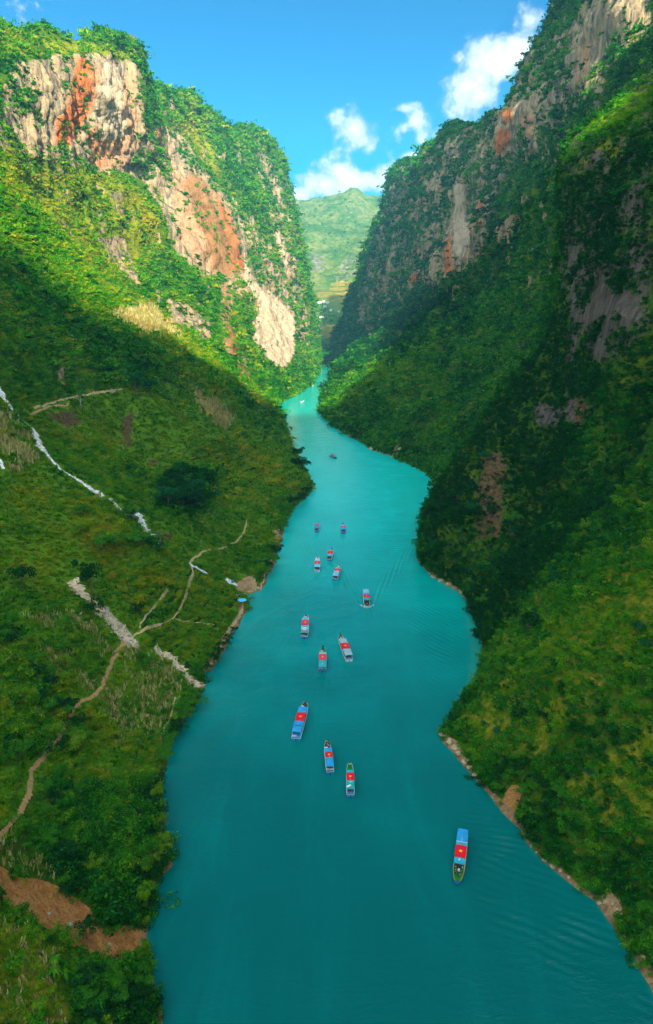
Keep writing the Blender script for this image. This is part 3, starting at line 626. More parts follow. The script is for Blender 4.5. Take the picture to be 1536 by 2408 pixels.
def build_river():
    ys = [-2690, -2000, -1000, -400, -250, -100, 0, 40]
    while ys[-1] < 2040: ys.append(ys[-1] + max(0.42, 0.0024*ys[-1]))
    ys = np.array(ys)
    lb = sorted([B(*p)[:2] for p in LBANK], key=lambda q: q[1]); rb = sorted([B(*p)[:2] for p in RBANK], key=lambda q: q[1])
    xl = np.interp(ys, [p[1] for p in lb], [p[0] for p in lb]) - 14; xr = np.interp(ys, [p[1] for p in rb], [p[0] for p in rb]) + 14
    xl[:8] -= 12; xr[:8] += 20
    t = np.linspace(0, 1, 230)
    X = xl[:, None]*(1-t) + xr[:, None]*t; Y = np.repeat(ys[:, None], 230, 1); Z = np.zeros_like(X)
    P = np.stack([X, Y, Z], -1)
    px, py, _ = project(P)
    wob = fbm(P/40.0, 2); patch = fbm(P/18.0+9, 2)
    def train(poly, feather, ang, lam, amp, seed):
        nonlocal Z
        m = in_poly(px, py, poly, feather)
        if not m.any(): return
        a = math.radians(ang); ph = (X*math.cos(a) + Y*math.sin(a))/lam*2*math.pi
        ph = ph + fbm(P/(lam*7)+seed, 2)*3.0
        env = np.clip(.6 + 1.3*perlin(P/(lam*4.0)+seed*1.7), 0, 1.5)
        Z = Z + m*amp*env*np.sin(ph)
    train([(1090,1960),(1230,2030),(1340,2110),(1536,2330),(1536,2408),(1380,2300),(1240,2230),(1140,2130)], 70, 62, 2.3, .085, 1)
    train([(1060,1750),(1130,1850),(1240,1990),(1180,2030),(1100,1940),(1050,1830)], 40, 75, 2.0, .09, 2)
    train([(980,1360),(1090,1420),(1110,1560),(1070,1680),(1000,1640),(960,1480)], 40, 35, 2.4, .11, 3)
    train([(860,1120),(1020,1140),(990,1240),(980,1320),(900,1330),(840,1220)], 40, 100, 3.0, .16, 4)
    train([(800,1010),(950,1085),(1010,1130),(900,1130),(810,1060)], 22, 95, 4.0, .16, 5)
    train([(700,960),(770,960),(800,1010),(720,1010)], 14, 92, 4.0, .07, 6)
    train([(660,1270),(740,1230),(740,1330),(660,1400),(620,1390)], 20, 60, 2.6, .08, 7)
    for k, A, s0 in (('b1', .05, 60), ('b8', .16, 75), ('b9', .06, 50), ('b11', .06, 45), ('b14', .09, 60), ('b2', .03, 40), ('b3', .03, 40), ('b4', .03, 35), ('b5', .03, 35), ('b6', .04, 40), ('b12', .06, 45), ('b13', .05, 40), ('b15', .05, 40)):
        c, d, L = boat_pose(k)
        rx, ry = X-c[0]-d[0]*L*.45, Y-c[1]-d[1]*L*.45
        s = -(rx*d[0]+ry*d[1]); l = np.abs(-rx*d[1]+ry*d[0])
        arm = s*0.34; w = 1.0+.055*np.maximum(s, 0)
        e = np.exp(-((l-arm)/w)**2)*np.exp(-np.maximum(s, 0)/s0)*sm(s, -1, 4)
        Z += (1.15 if k == 'b8' else 1.9)*A*e*np.cos((l*0.86 - s*0.18 + wob*.8)/1.5*2*math.pi/1.25)
        foam = np.exp(-(l/(.45+.02*np.maximum(s, 0)))**2)*np.exp(-np.maximum(s-L, 0)/18)*sm(s, L*.8, L)
        Z += .03*foam*patch
    P[..., 2] = Z
    me = fast_mesh('river', P.reshape(-1, 3), grid_faces(*P.shape[:2]))
    # shallow margin: bed and silt show near the banks
    edge = np.minimum(X-xl[:, None]-14, xr[:, None]-14-X)
    fattr(me, 'shallow', np.exp(-np.maximum(edge, 0)/3.5))
    m = bpy.data.materials.new('turquoise_water'); m.use_nodes = True; N = NT(m.node_tree); b = N.n['Principled BSDF']
    pos = N.add('ShaderNodeNewGeometry').outputs['Position']
    big = N.noise(pos, .02, 3); 
    # base colour carries light: painted darker near the camera, brighter up the gorge
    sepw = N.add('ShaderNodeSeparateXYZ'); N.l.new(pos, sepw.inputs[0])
    far_light = N.sstep(N.math('ADD', sepw.outputs[1], N.math('MULTIPLY', N.math('SUBTRACT', big, .5), 200)), 90, 560)
    c = N.mix(far_light, WATER_A, WATER_B)
    stk = N.noise(N.vmap(pos, (.09, .012, 1)), 1.0, 5, .6, .8)
    c = N.mix(N.math('MULTIPLY', N.sstep(stk, .45, .75), .07), c, (0, .5, .46, 1))
    c = N.mix(N.math('MULTIPLY', N.sstep(N.math('ADD', N.attr('shallow'), N.math('MULTIPLY', N.math('SUBTRACT', N.noise(pos, .08, 4), .5), .9)), .55, 1.1), .55), c, (.03, .30, .22, 1))
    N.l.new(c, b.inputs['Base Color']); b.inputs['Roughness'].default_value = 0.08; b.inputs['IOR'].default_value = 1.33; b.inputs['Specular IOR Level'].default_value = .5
    r1 = N.noise(N.vmap(pos, (.55, 1.1, 1)), 1.0, 3, .5, .4); r2 = N.noise(N.vmap(pos, (2.2, 3.4, 1)), 1.0, 3, .55); r3 = N.noise(N.vmap(pos, (.09, .16, 1)), 1.0, 2)
    bn = N.add('ShaderNodeBump'); bn.inputs['Strength'].default_value = .55; bn.inputs['Distance'].default_value = .26
    N.l.new(N.math('ADD', N.math('MULTIPLY', r1, N.sstep(r3, .35, .65)), N.math('MULTIPLY', r2, .35)), bn.inputs['Height']); N.l.new(bn.outputs[0], b.inputs['Normal'])
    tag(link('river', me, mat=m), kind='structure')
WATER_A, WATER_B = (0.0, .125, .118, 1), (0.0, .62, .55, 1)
build_river()

# ------------------------------------------------------------------ haze in the gorge
HAZE = 0.85e-4
def build_haze():
    bm_ = bmesh.new(); bmesh.ops.create_cube(bm_, size=1)
    me = bpy.data.meshes.new('haze'); bm_.to_mesh(me); bm_.free()
    o = link('haze', me); lo, hi = Vector((-1900, -2850, -32.0)), Vector((2300, 5050, 1310))
    o.location = (lo+hi)/2; o.scale = hi-lo; tag(o, kind='stuff')
    m = bpy.data.materials.new('air'); m.use_nodes = True; N = NT(m.node_tree); N.n.clear()
    out = N.add('ShaderNodeOutputMaterial'); v = N.add('ShaderNodeVolumePrincipled')
    v.inputs['Color'].default_value = (.20, .72, 1.0, 1); v.inputs['Density'].default_value = HAZE; v.inputs['Anisotropy'].default_value = 0.0
    N.l.new(v.outputs[0], out.inputs['Volume']); me.materials.append(m)
build_haze()

# ------------------------------------------------------------------ vegetation
def leaf_clump(n, leaf, shape, seed, droop=0.0):
    """leaf-sized quads spread through a crown: returns verts (4n,3); unit radius"""
    r = np.random.default_rng(seed)
    nl = 7 if n < 150 else 11
    lobes = r.normal(size=(nl, 3))*np.array(shape)*0.52; lobes[:, 2] = np.abs(lobes[:, 2])*0.9 + shape[2]*0.3
    lr = r.uniform(.34, .62, nl)
    k = r.integers(0, nl, n); d = r.normal(size=(n, 3)); d /= np.linalg.norm(d, axis=1)[:, None]; d[:, 2] = np.where(d[:, 2] < -.3, -d[:, 2], d[:, 2])
    c = lobes[k] + d*(lr[k]*r.uniform(.65, 1.05, n))[:, None]*np.array(shape)
    nrm = d + r.normal(size=(n, 3))*.42; nrm[:, 2] += .25; nrm /= np.linalg.norm(nrm, axis=1)[:, None]
    t = np.cross(nrm, r.normal(size=(n, 3))); t /= np.linalg.norm(t, axis=1)[:, None]; bt = np.cross(nrm, t)
    s = leaf*r.uniform(.6, 1.3, n)[:, None]; a = r.uniform(.55, 1.0, n)[:, None]
    V = np.stack([c-t*s, c-bt*s*a*.6-nrm*s*droop, c+t*s, c+bt*s*a*.6-nrm*s*droop], 1)
    return V.reshape(-1, 3)
def blade_clump(n, h, w, spread, seed, bend=.5):
    r = np.random.default_rng(seed); V = []
    for i in range(n):
        a = r.uniform(0, 2*math.pi); p = np.array([math.cos(a), math.sin(a), 0])*r.uniform(0, .35); a2 = a + r.normal()*.5
        o = np.array([math.cos(a2), math.sin(a2), 0]); s = np.array([-o[1], o[0], 0])*w*.5; hh = h*r.uniform(.6, 1.1); sp = spread*r.uniform(.3, 1.2)
        m = p + o*sp*.4 + np.array([0, 0, hh*.7]); e = p + o*sp + np.array([0, 0, hh*(1-bend*.4)])
        V += [p-s, p+s, m+s*1.1, m-s*1.1, m-s*1.1, m+s*1.1, e+s*.2, e-s*.2]
    return np.array(V)
def quads_mesh(name, V):
    return fast_mesh(name, V, np.arange(len(V)).reshape(-1, 4), smooth=False)

def leaf_material(name, stops, source='INSTANCER', rough=.65, spec=.07):
    m = bpy.data.materials.new(name); m.use_nodes = True; N = NT(m.node_tree); b = N.n['Principled BSDF']
    if source == 'INSTANCER': t = N.attr('tint', 'INSTANCER')
    else: t = N.math('ADD', N.math('MULTIPLY', N.add('ShaderNodeObjectInfo').outputs['Random'], .0), .5)
    g = N.add('ShaderNodeNewGeometry'); v = N.math('MULTIPLY', N.math('SUBTRACT', g.outputs['Random Per Island'], .5), .44)
    c = N.ramp(N.math('ADD', t, v), stops)
    N.l.new(c, b.inputs['Base Color']); b.inputs['Roughness'].default_value = rough; b.inputs['Specular IOR Level'].default_value = spec
    tr = N.add('ShaderNodeBsdfTranslucent'); N.l.new(c, tr.inputs[0]); mx = N.add('ShaderNodeMixShader'); mx.inputs[0].default_value = .42
    N.l.new(b.outputs[0], mx.inputs[1]); N.l.new(tr.outputs[0], mx.inputs[2]); N.l.new(mx.outputs[0], N.n['Material Output'].inputs[0])
    return m
GREENS = [(.0, (.003, .045, .006)), (.22, (.010, .135, .009)), (.42, (.036, .285, .006)), (.60, (.14, .355, .004)), (.78, (.31, .375, .005)), (1.0, (.45, .34, .015))]
LEAF = leaf_material('leaves', GREENS)
DRYL = leaf_material('dry_stalks', [(0, (.16, .17, .03)), (.5, (.45, .40, .12)), (1, (.75, .66, .32))])

def proto(name, V, m):
    me = quads_mesh(name, V); me.materials.append(m); return bpy.data.objects.new(name, me)
FARB = [proto('leaf_clump_a', leaf_clump(70, .34, (1, 1, .8), 1), LEAF), proto('leaf_clump_b', leaf_clump(70, .32, (.8, .8, 1.15), 2), LEAF), proto('leaf_clump_c', leaf_clump(60, .36, (1.15, 1, .6), 3), LEAF)]
NEARB = [proto('shrub_leaves_a', leaf_clump(560, .11, (1, 1, .85), 4), LEAF), proto('shrub_leaves_b', leaf_clump(520, .115, (.8, .85, 1.2), 5), LEAF), proto('shrub_leaves_c', leaf_clump(500, .12, (1.2, 1.05, .65), 6), LEAF),
         proto('shrub_leaves_d', blade_clump(46, 1.3, .10, 1.0, 7), LEAF)]
GRASS = [proto('grass_tuft_a', blade_clump(22, 1.0, .16, .6, 8), LEAF), proto('grass_tuft_b', blade_clump(18, .8, .2, .8, 9), LEAF)]
STALK = [proto('maize_stalk_a', blade_clump(5, 1.0, .13, .22, 10, .2), DRYL), proto('maize_stalk_b', blade_clump(6, .9, .12, .35, 11, .4), DRYL)]

def scatter(name, pts, scl, tint, tilt, protos, idx):
    """one stuff object: points carrying leaf clumps"""
    n = len(pts)
    me = bpy.data.meshes.new(name); me.vertices.add(n); me.vertices.foreach_set('co', np.ascontiguousarray(pts, np.float32).ravel()); 
    fattr(me, 'tint', tint)
    a = me.attributes.new('scl', 'FLOAT_VECTOR', 'POINT'); a.data.foreach_set('vector', np.ascontiguousarray(scl, np.float32).ravel())
    a = me.attributes.new('rot', 'FLOAT_VECTOR', 'POINT'); a.data.foreach_set('vector', np.ascontiguousarray(tilt, np.float32).ravel())
    a = me.attributes.new('idx', 'INT', 'POINT'); a.data.foreach_set('value', np.ascontiguousarray(idx, np.int32))
    o = link(name, me); tag(o, kind='stuff')
    g = bpy.data.node_groups.new(name+'_nodes', 'GeometryNodeTree'); N = NT(g)
    g.interface.new_socket('Geometry', in_out='INPUT', socket_type='NodeSocketGeometry'); g.interface.new_socket('Geometry', in_out='OUTPUT', socket_type='NodeSocketGeometry')
    gi = N.add('NodeGroupInput'); go = N.add('NodeGroupOutput'); iop = N.add('GeometryNodeInstanceOnPoints'); jn = N.add('GeometryNodeJoinGeometry')
    for p in reversed(protos):
        oi = N.add('GeometryNodeObjectInfo'); oi.inputs['Object'].default_value = p; oi.inputs['As Instance'].default_value = True
        N.l.new(oi.outputs['Geometry'], jn.inputs[0])
    def na(nm, ty):
        x = N.add('GeometryNodeInputNamedAttribute', data_type=ty); x.inputs[0].default_value = nm; return x.outputs[0]
    e2r = N.add('FunctionNodeEulerToRotation'); N.l.new(na('rot', 'FLOAT_VECTOR'), e2r.inputs[0])
    N.l.new(gi.outputs[0], iop.inputs['Points']); N.l.new(jn.outputs[0], iop.inputs['Instance']); iop.inputs['Pick Instance'].default_value = True
    N.l.new(na('idx', 'INT'), iop.inputs['Instance Index']); N.l.new(e2r.outputs[0], iop.inputs['Rotation']); N.l.new(na('scl', 'FLOAT_VECTOR'), iop.inputs['Scale'])
    N.l.new(iop.outputs[0], go.inputs[0])
    md = o.modifiers.new('scatter', 'NODES'); md.node_group = g
    return o

def sample_sheet(P, A, Nn, n, dens, rs):
    """n random points on the sheet with probability dens (per cell)"""
    c = (dens[:-1, :-1]+dens[1:, :-1]+dens[:-1, 1:]+dens[1:, 1:])*.25
    d0 = P[1:, :-1]-P[:-1, :-1]; d1 = P[:-1, 1:]-P[:-1, :-1]
    area = np.linalg.norm(np.cross(d0, d1), axis=2)
    w = (c*area).ravel(); tot = w.sum()
    n = int(rs.poisson(tot)) if n is None else n
    cs = np.cumsum(w); k = np.searchsorted(cs, rs.random(n)*tot); k = np.clip(k, 0, len(w)-1)
    i, j = np.unravel_index(k, c.shape); u, v = rs.random(n), rs.random(n)
    def bil(Q):
        uu, vv = (u, v) if Q.ndim == 2 else (u[:, None], v[:, None])
        return Q[i, j]*(1-uu)*(1-vv) + Q[i+1, j]*uu*(1-vv) + Q[i, j+1]*(1-uu)*vv + Q[i+1, j+1]*uu*vv
    return bil(P), {k_: bil(a_) for k_, a_ in A.items()}, bil(Nn)

def in_view(P, m=460):
    px, py, zc = project(P)
    return ((px > -m) & (px < 1536+m) & (py > -m) & (py < 2408+m) & (zc > 5)).astype(float)

def plant(side, P, A, Nn, dist, rs):
    view = in_view(P); z = P[..., 2]
    toward = -(P-np.array([0, 0, CAMH])); toward /= np.linalg.norm(toward, axis=2)[..., None]
    facing = sm(np.einsum('ijk,ijk->ij', toward, Nn), -.35, .12)
    land = sm(z, 0.15, .8)*view*facing
    px, py, zc = project(P)
    bpatch = sm(fbm(P/np.array([16, 16, 24.])+61, 3), .42, -.12)
    bare = np.clip(A['rock']*(.66+.33*bpatch) + A['pale']*.4 + A['crag']*(.08+.62*bpatch) - A['dark']*.45*(1-.6*bpatch) + A['rib']*.55 + A['soil']*1.2 + A['gravel']*1.2 + A['slip']*1.2 + A['scree']*1.1 + A['crop']*1.1 + A['drysoil']*.8, 0, 1)
    grassy = np.clip(A['meadow']*.78 + A['dry']*(.55 if side == 'left' else .22), 0, 1)*(1-.9*A['tree'])
    clump = sm(fbm(P/np.array([34, 34, 34.])+3, 3), -.45, .35)
    clump2 = sm(fbm(P/np.array([9, 9, 9.])+8, 2), -.5, .3)
    sp = np.clip(dist*.0029, 1.0, 8.0)                      # spacing grows with distance
    dens = 1.15/sp**2*land*(1-bare)*(1-grassy)*(.38+.62*clump)*(.45+.55*clump2)*(1+.6*A['tree'])*(1+.9*sm(z, 6, 1.5)) + .55*A['terrace']*view*sm(fbm(P/np.array([9, 9, 9.])+70, 2), -.2, .4)
    Q, a, n = sample_sheet(P, A, Nn, None, dens, rs)
    d = np.linalg.norm(Q-np.array([0, 0, CAMH]), axis=1); s = np.clip(d*.0029, 1.0, 8.0)
    kp = clear_mask(Q, d, 620, .9); Q, n, d, s = Q[kp], n[kp], d[kp], s[kp]; a = {k_: v_[kp] for k_, v_ in a.items()}
    m = len(Q)
    big = fbm(Q/np.array([60, 60, 60.])+21, 3); sml = fbm(Q/np.array([12, 12, 12.])+40, 2)
    size = s*np.exp(rs.normal(0, .34, m))*.98*(1+.35*a['tree'])
    size = size*np.where((rs.random(m) < .07) & (d < 500), 1.55, 1.0)
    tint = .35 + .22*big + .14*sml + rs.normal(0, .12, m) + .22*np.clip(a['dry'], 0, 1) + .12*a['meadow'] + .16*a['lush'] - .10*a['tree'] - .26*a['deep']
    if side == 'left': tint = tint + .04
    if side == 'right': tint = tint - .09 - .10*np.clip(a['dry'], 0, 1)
    tint = np.clip(np.where(rs.random(m) < .025, tint+.25, tint), 0.02, .98)
    scl = np.stack([size*rs.uniform(.8, 1.25, m), size*rs.uniform(.8, 1.25, m), size*rs.uniform(.7, 1.2, m)], 1)
    rot = np.stack([rs.normal(0, .18, m), rs.normal(0, .18, m), rs.uniform(0, 6.28, m)], 1)
    Q[:, 2] -= size*.12
    nearm = d < 420
    k = rs.integers(0, 4, m); k = np.where((k == 3) & (rs.random(m) < .55), 0, k)
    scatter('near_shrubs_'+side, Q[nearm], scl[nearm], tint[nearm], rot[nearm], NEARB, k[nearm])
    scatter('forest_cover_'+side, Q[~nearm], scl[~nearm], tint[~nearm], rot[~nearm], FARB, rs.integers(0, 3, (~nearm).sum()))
    n1 = m
    # grass on the open ground
    spg = np.clip(dist*.0042, .75, 6)
    dens = 1.0/spg**2*land*(1-np.clip(bare*1.1, 0, 1))*(.10+.9*grassy)*(dist < 900)
    Q, a, n = sample_sheet(P, A, Nn, None, dens, rs)
    kp = clear_mask(Q, np.linalg.norm(Q-np.array([0, 0, CAMH]), axis=1), 620, -.1); Q = Q[kp]; a = {k_: v_[kp] for k_, v_ in a.items()}; m = len(Q)
    d = np.linalg.norm(Q-np.array([0, 0, CAMH]), axis=1); s = np.clip(d*.0042, .75, 6)*np.exp(rs.normal(0, .3, m))*.85
    tint = np.clip(.52 + .18*fbm(Q/np.array([22, 22, 22.])+2, 3) + rs.normal(0, .07, m) + .1*a['dry'] - .0*a['meadow'], .1, 1)
    scl = np.stack([s, s, s*rs.uniform(.6, 1.1, m)], 1); rot = np.stack([rs.normal(0, .2, m), rs.normal(0, .2, m), rs.uniform(0, 6.28, m)], 1)
    scatter('slope_grass_'+side, Q, scl, tint, rot, GRASS, rs.integers(0, 2, m))
    print(side, 'shrubs', n1, 'near', int(nearm.sum()), 'grass', m)

# ------------------------------------------------------------------ trails, streams: ribbons draped on the slopes
bpy.context.view_layer.update()
def hit(px, py, obs=None):
    d = ray(px, py).normalized(); o0 = Vector((0, 0, CAMH)); best = None
    for ob in (obs or (left, right)):
        ok, p, n, _ = ob.ray_cast(o0, d)
        if ok and p.z > -.5 and (best is None or (p-o0).length < (best[0]-o0).length): best = (p.copy(), n.copy())
    return best
def drop(x, y, ob, top=1500):
    ok, p, n, _ = ob.ray_cast(Vector((x, y, top)), Vector((0, 0, -1)))
    return (p.z, n) if ok else (0.0, Vector((0, 0, 1)))
CLEAR = []
def ribbon(name, pts, width, material, ob, lift=.12, wvar=.25, clear=.6, rough=0.0, cols=3, kind='structure'):
    pts = np.array(pts, float); seg = np.hypot(*np.diff(pts, axis=0).T); t = np.concatenate([[0], np.cumsum(seg)])
    n = max(6, int(t[-1]/3.0)); tt = np.linspace(0, t[-1], n)
    Q = np.stack([np.interp(tt, t, pts[:, 0]), np.interp(tt, t, pts[:, 1])], 1)
    Q += np.stack([perlin(np.stack([tt/14, tt*0+k*7.1, tt*0+len(name)], 1))*3.0 for k in (1, 2)], 1)
    C = [h[0] for h in (hit(px, py, (ob,)) for px, py in Q) if h]
    if len(C) < 3: return None
    C = np.array([tuple(c) for c in C]); 
    T = np.gradient(C[:, :2], axis=0); T /= np.linalg.norm(T, axis=1)[:, None]+1e-6; S = np.stack([-T[:, 1], T[:, 0]], 1)
    w = np.interp(np.linspace(0, 1, len(C)), np.linspace(0, 1, len(width)), width) if hasattr(width, '__len__') else np.full(len(C), width)
    w = w*(.68 if kind == 'structure' and name == 'footpath' else 1.0)*(1+wvar*rng.normal(size=len(C)))
    V = []
    for c, s_, ww in zip(C, S, w):
        for k in range(cols):
            f = k/(cols-1)-.5; x, y = c[0]+s_[0]*ww*f, c[1]+s_[1]*ww*f
            z, _n = drop(x, y, ob, c[2]+25); V.append((x, y, (z if abs(z-c[2]) < 6 else c[2])+lift*(1-abs(f)*.8)+rng.normal()*rough))
        CLEAR.append((c[0], c[1], c[2], ww*.5+clear))
    me = fast_mesh(name, np.array(V), grid_faces(len(C), cols)); return tag(link(name, me, mat=material), kind=kind)
def earth(name, stops, sc=1.2):
    m = bpy.data.materials.new(name); m.use_nodes = True; N = NT(m.node_tree); b = N.n['Principled BSDF']; b.inputs['Roughness'].default_value = .95
    pos = N.add('ShaderNodeNewGeometry').outputs['Position']; f = N.noise(pos, sc, 5, .65); N.l.new(N.ramp(f, stops), b.inputs['Base Color'])
    bn = N.add('ShaderNodeBump'); bn.inputs['Distance'].default_value = .3; N.l.new(f, bn.inputs['Height']); N.l.new(bn.outputs[0], b.inputs['Normal']); return m
TRAIL = earth('trail_earth', [(.3, (.34, .24, .10)), (.7, (.62, .48, .26))]); BROWNTRAIL = earth('red_trail_earth', [(.3, (.3, .17, .06)), (.7, (.55, .34, .15))])
WHITEW = earth('tumbling_water', [(.36, (.22, .22, .19)), (.48, (.70, .71, .71)), (.6, (.9, .92, .94))], 1.1)
GULLY = earth('pale_gully_stones', [(.3, (.42, .33, .2)), (.7, (.85, .70, .48))], 1.5)
ribbon('footpath', [(-20,1985),(0,1968),(45,1915),(68,1870),(74,1830),(72,1815),(85,1800),(112,1770),(150,1720),(172,1670),(192,1648),(222,1638),(240,1615),(262,1560),(282,1525),(292,1508)], 1.35, BROWNTRAIL, left)
ribbon('footpath', [(290,1510),(314,1496),(345,1478),(385,1466),(410,1452),(425,1430),(440,1395),(448,1362),(455,1340),(447,1324),(462,1308),(482,1296),(520,1290),(555,1275),(570,1258),(579,1235),(580,1222)], 1.1, TRAIL, left)
ribbon('footpath', [(328,1478),(333,1462),(352,1440),(372,1418),(395,1385)], .8, TRAIL, left)
ribbon('footpath', [(556,1398),(568,1412),(574,1425),(562,1450),(540,1482),(520,1520),(500,1548),(492,1570)], 1.6, TRAIL, left)
ribbon('footpath', [(612,1385),(620,1362),(634,1330),(645,1300)], .9, TRAIL, left)
ribbon('footpath', [(505,1470),(470,1464),(430,1462),(412,1454)], .6, TRAIL, left)
ribbon('footpath', [(376,1740),(385,1715),(400,1690),(408,1660),(412,1640)], .7, TRAIL, left)
ribbon('footpath', [(80,960),(130,945),(180,932),(240,922),(290,915)], 1.0, TRAIL, left)
ribbon('footpath', [(165,940),(160,952),(120,955),(70,975)], 1.0, BROWNTRAIL, left)
ribbon('waterfall', [(-12,905),(5,930),(22,958),(42,978),(62,998),(78,1012),(90,1040),(104,1062),(120,1080),(134,1098),(160,1116),(190,1133),(215,1152),(240,1168),(262,1180),(280,1198),(298,1214),(314,1204),(328,1218),(338,1240),(355,1258),(378,1280)], [4,3.6,2.4,1.6,1.8,3,3.4,2,.9,.7,1.6,3.2,3.6,1.8,2.6,3.8,3,2.6,2], WHITEW, left, .5, .4, 1.3, .25, 5)
ribbon('waterfall', [(445,1325),(465,1338),(488,1350)], 1.6, WHITEW, left, .3, .3, 1.0, .15)
ribbon('waterfall', [(532,1362),(548,1372),(558,1380)], 1.8, WHITEW, left, .3, .3, 1.0, .15)
ribbon('waterfall', [(-5,1080),(8,1105)], [3,2], WHITEW, left, .4, .3, 1.0, .2)
ribbon('stony_gully', [(165,1368),(190,1388),(206,1412),(232,1430),(262,1470),(290,1498),(318,1516)], [4.5,4,2.5,5,6,5.5,3], GULLY, left, .25, .5, .5, .25, 5)
ribbon('stony_gully', [(366,1533),(398,1545),(430,1578),(452,1600),(474,1616)], [2,3.5,3.5,3], GULLY, left, .25, .6, .5, .25, 5)

# cleared ground keeps its shrubs off the trails and water
from mathutils import kdtree
def clear_mask(Q, d, reach=520, extra=0.0):
    kd = kdtree.KDTree(len(CLEAR))
    for i_, c in enumerate(CLEAR): kd.insert(c[:3], i_)
    kd.balance(); keep = np.ones(len(Q), bool)
    for i_ in np.nonzero(d < reach)[0]:
        p, k, dd = kd.find(Q[i_])
        if dd < CLEAR[k][3]+extra: keep[i_] = False
    return keep
# the landing place is trodden bare
for px, py, r_ in ((590,1372,9),(575,1395,6),(570,1425,6),(560,1440,5)):
    h = hit(px, py, (left,)); 
    if h: CLEAR.append((*h[0], r_))
plant('left', LP, LA, LN, LD, np.random.default_rng(21))
plant('right', RP, RA, RN, RD, np.random.default_rng(22))

# ------------------------------------------------------------------ dry maize standing on the terraces
def maize():
    rs = np.random.default_rng(31)
    P, A = LP, LA; px, py, _ = project(P); view = in_view(P, 120)
    m = np.zeros(P.shape[:2])
    for poly in ([(60,1450),(160,1440),(270,1500),(460,1600),(400,1720),(280,1760),(230,1640),(120,1560)], [(-30,960),(30,985),(75,1040),(90,1085),(30,1110),(-30,1100)],
                 [(-40,1930),(40,1960),(110,2010),(140,2060),(60,2060),(-40,2030)], [(-40,2130),(80,2200),(130,2240),(120,2300),(170,2420),(-40,2440)], [(455,920),(545,975),(530,1005),(475,965)], [(268,738),(352,714),(422,782),(345,785)]):
        m = np.maximum(m, in_poly(px, py, poly, 14))
    dens = .75*m*view*(P[..., 2] > 1)*(1-np.clip(A['soil']*1.3+A['gravel'], 0, 1))*np.clip(LD/180, .6, 1.6)*sm(fbm(P/np.array([14, 14, 14.])+4, 2), -.5, .3)
    Q, a, n = sample_sheet(P, A, LN, None, dens, rs)
    k = clear_mask(Q, np.linalg.norm(Q-np.array([0, 0, CAMH]), axis=1), 620, .2); Q = Q[k]; q = len(Q)
    s = rs.uniform(1.5, 2.7, q)*np.clip(np.linalg.norm(Q-np.array([0, 0, CAMH]), axis=1)/260, .8, 1.7)
    scatter('maize_stalks', Q, np.stack([s*.8, s*.8, s], 1), rs.uniform(.2, .95, q), np.stack([rs.normal(0, .12, q), rs.normal(0, .12, q), rs.uniform(0, 6.28, q)], 1), STALK, rs.integers(0, 2, q))
    print('maize', q)
maize()

# ------------------------------------------------------------------ mesh kit for the things
class MB:
    def __init__(s): s.v, s.f = [], []
    def box(s, c, d, rz=0.0):
        b = len(s.v); ca, sa = math.cos(rz), math.sin(rz)
        for z in (-.5, .5):
            for x, y in ((-.5, -.5), (.5, -.5), (.5, .5), (-.5, .5)):
                X, Y = x*d[0], y*d[1]; s.v.append((c[0]+X*ca-Y*sa, c[1]+X*sa+Y*ca, c[2]+z*d[2]))
        s.f += [tuple(b+i for i in q) for q in ((3,2,1,0),(4,5,6,7),(0,1,5,4),(1,2,6,5),(2,3,7,6),(3,0,4,7))]; return s
    def tube(s, pts, r, n=6, cap=True):
        pts = [Vector(p) for p in pts]; b = len(s.v); rr = r if hasattr(r, '__len__') else [r]*len(pts)
        for i, p in enumerate(pts):
            t = (pts[min(i+1, len(pts)-1)]-pts[max(i-1, 0)]).normalized(); u = t.cross(Vector((.3, .1, 1)) if abs(t.z) < .9 else Vector((1, 0, 0))).normalized(); w = t.cross(u)
            for k in range(n): a = 2*math.pi*k/n; s.v.append(tuple(p+(u*math.cos(a)+w*math.sin(a))*rr[i]))
        for i in range(len(pts)-1):
            for k in range(n): s.f.append((b+i*n+k, b+i*n+(k+1)%n, b+(i+1)*n+(k+1)%n, b+(i+1)*n+k))
        if cap: s.f.append(tuple(b+k for k in range(n))[::-1]); s.f.append(tuple(b+(len(pts)-1)*n+k for k in range(n)))
        return s
    def loft(s, rings, close=False, caps=True):
        b = len(s.v); n = len(rings[0])
        for r in rings: s.v += [tuple(p) for p in r]
        for i in range(len(rings)-1):
            for k in range(n if close else n-1): s.f.append((b+i*n+k, b+i*n+(k+1)%n, b+(i+1)*n+(k+1)%n, b+(i+1)*n+k))
        if caps and close: s.f.append(tuple(b+k for k in range(n))[::-1]); s.f.append(tuple(b+(len(rings)-1)*n+k for k in range(n)))
        return s
    def prism(s, poly, z0, z1):
        b = len(s.v); n = len(poly)
        s.v += [(x, y, z0(x, y) if callable(z0) else z0) for x, y in poly] + [(x, y, z1(x, y) if callable(z1) else z1) for x, y in poly]
        s.f.append(tuple(b+i for i in range(n))[::-1]); s.f.append(tuple(b+n+i for i in range(n)))
        for i in range(n): s.f.append((b+i, b+(i+1)%n, b+n+(i+1)%n, b+n+i))
        return s
    def mesh(s, name, smooth=False):
        me = bpy.data.meshes.new(name); me.from_pydata(s.v, [], s.f); me.validate(); me.update()
        if smooth: me.polygons.foreach_set('use_smooth', [True]*len(me.polygons))
        return me
    def build(s, name, m, parent=None, smooth=False):
        return link(name, s.mesh(name, smooth), parent, m)
def empty(name, loc, rz=0.0, scale=1.0):
    o = bpy.data.objects.new(name, None); col.objects.link(o); o.location = loc; o.rotation_euler = (0, 0, rz); o.scale = (scale,)*3; o.empty_display_size = .5; return o

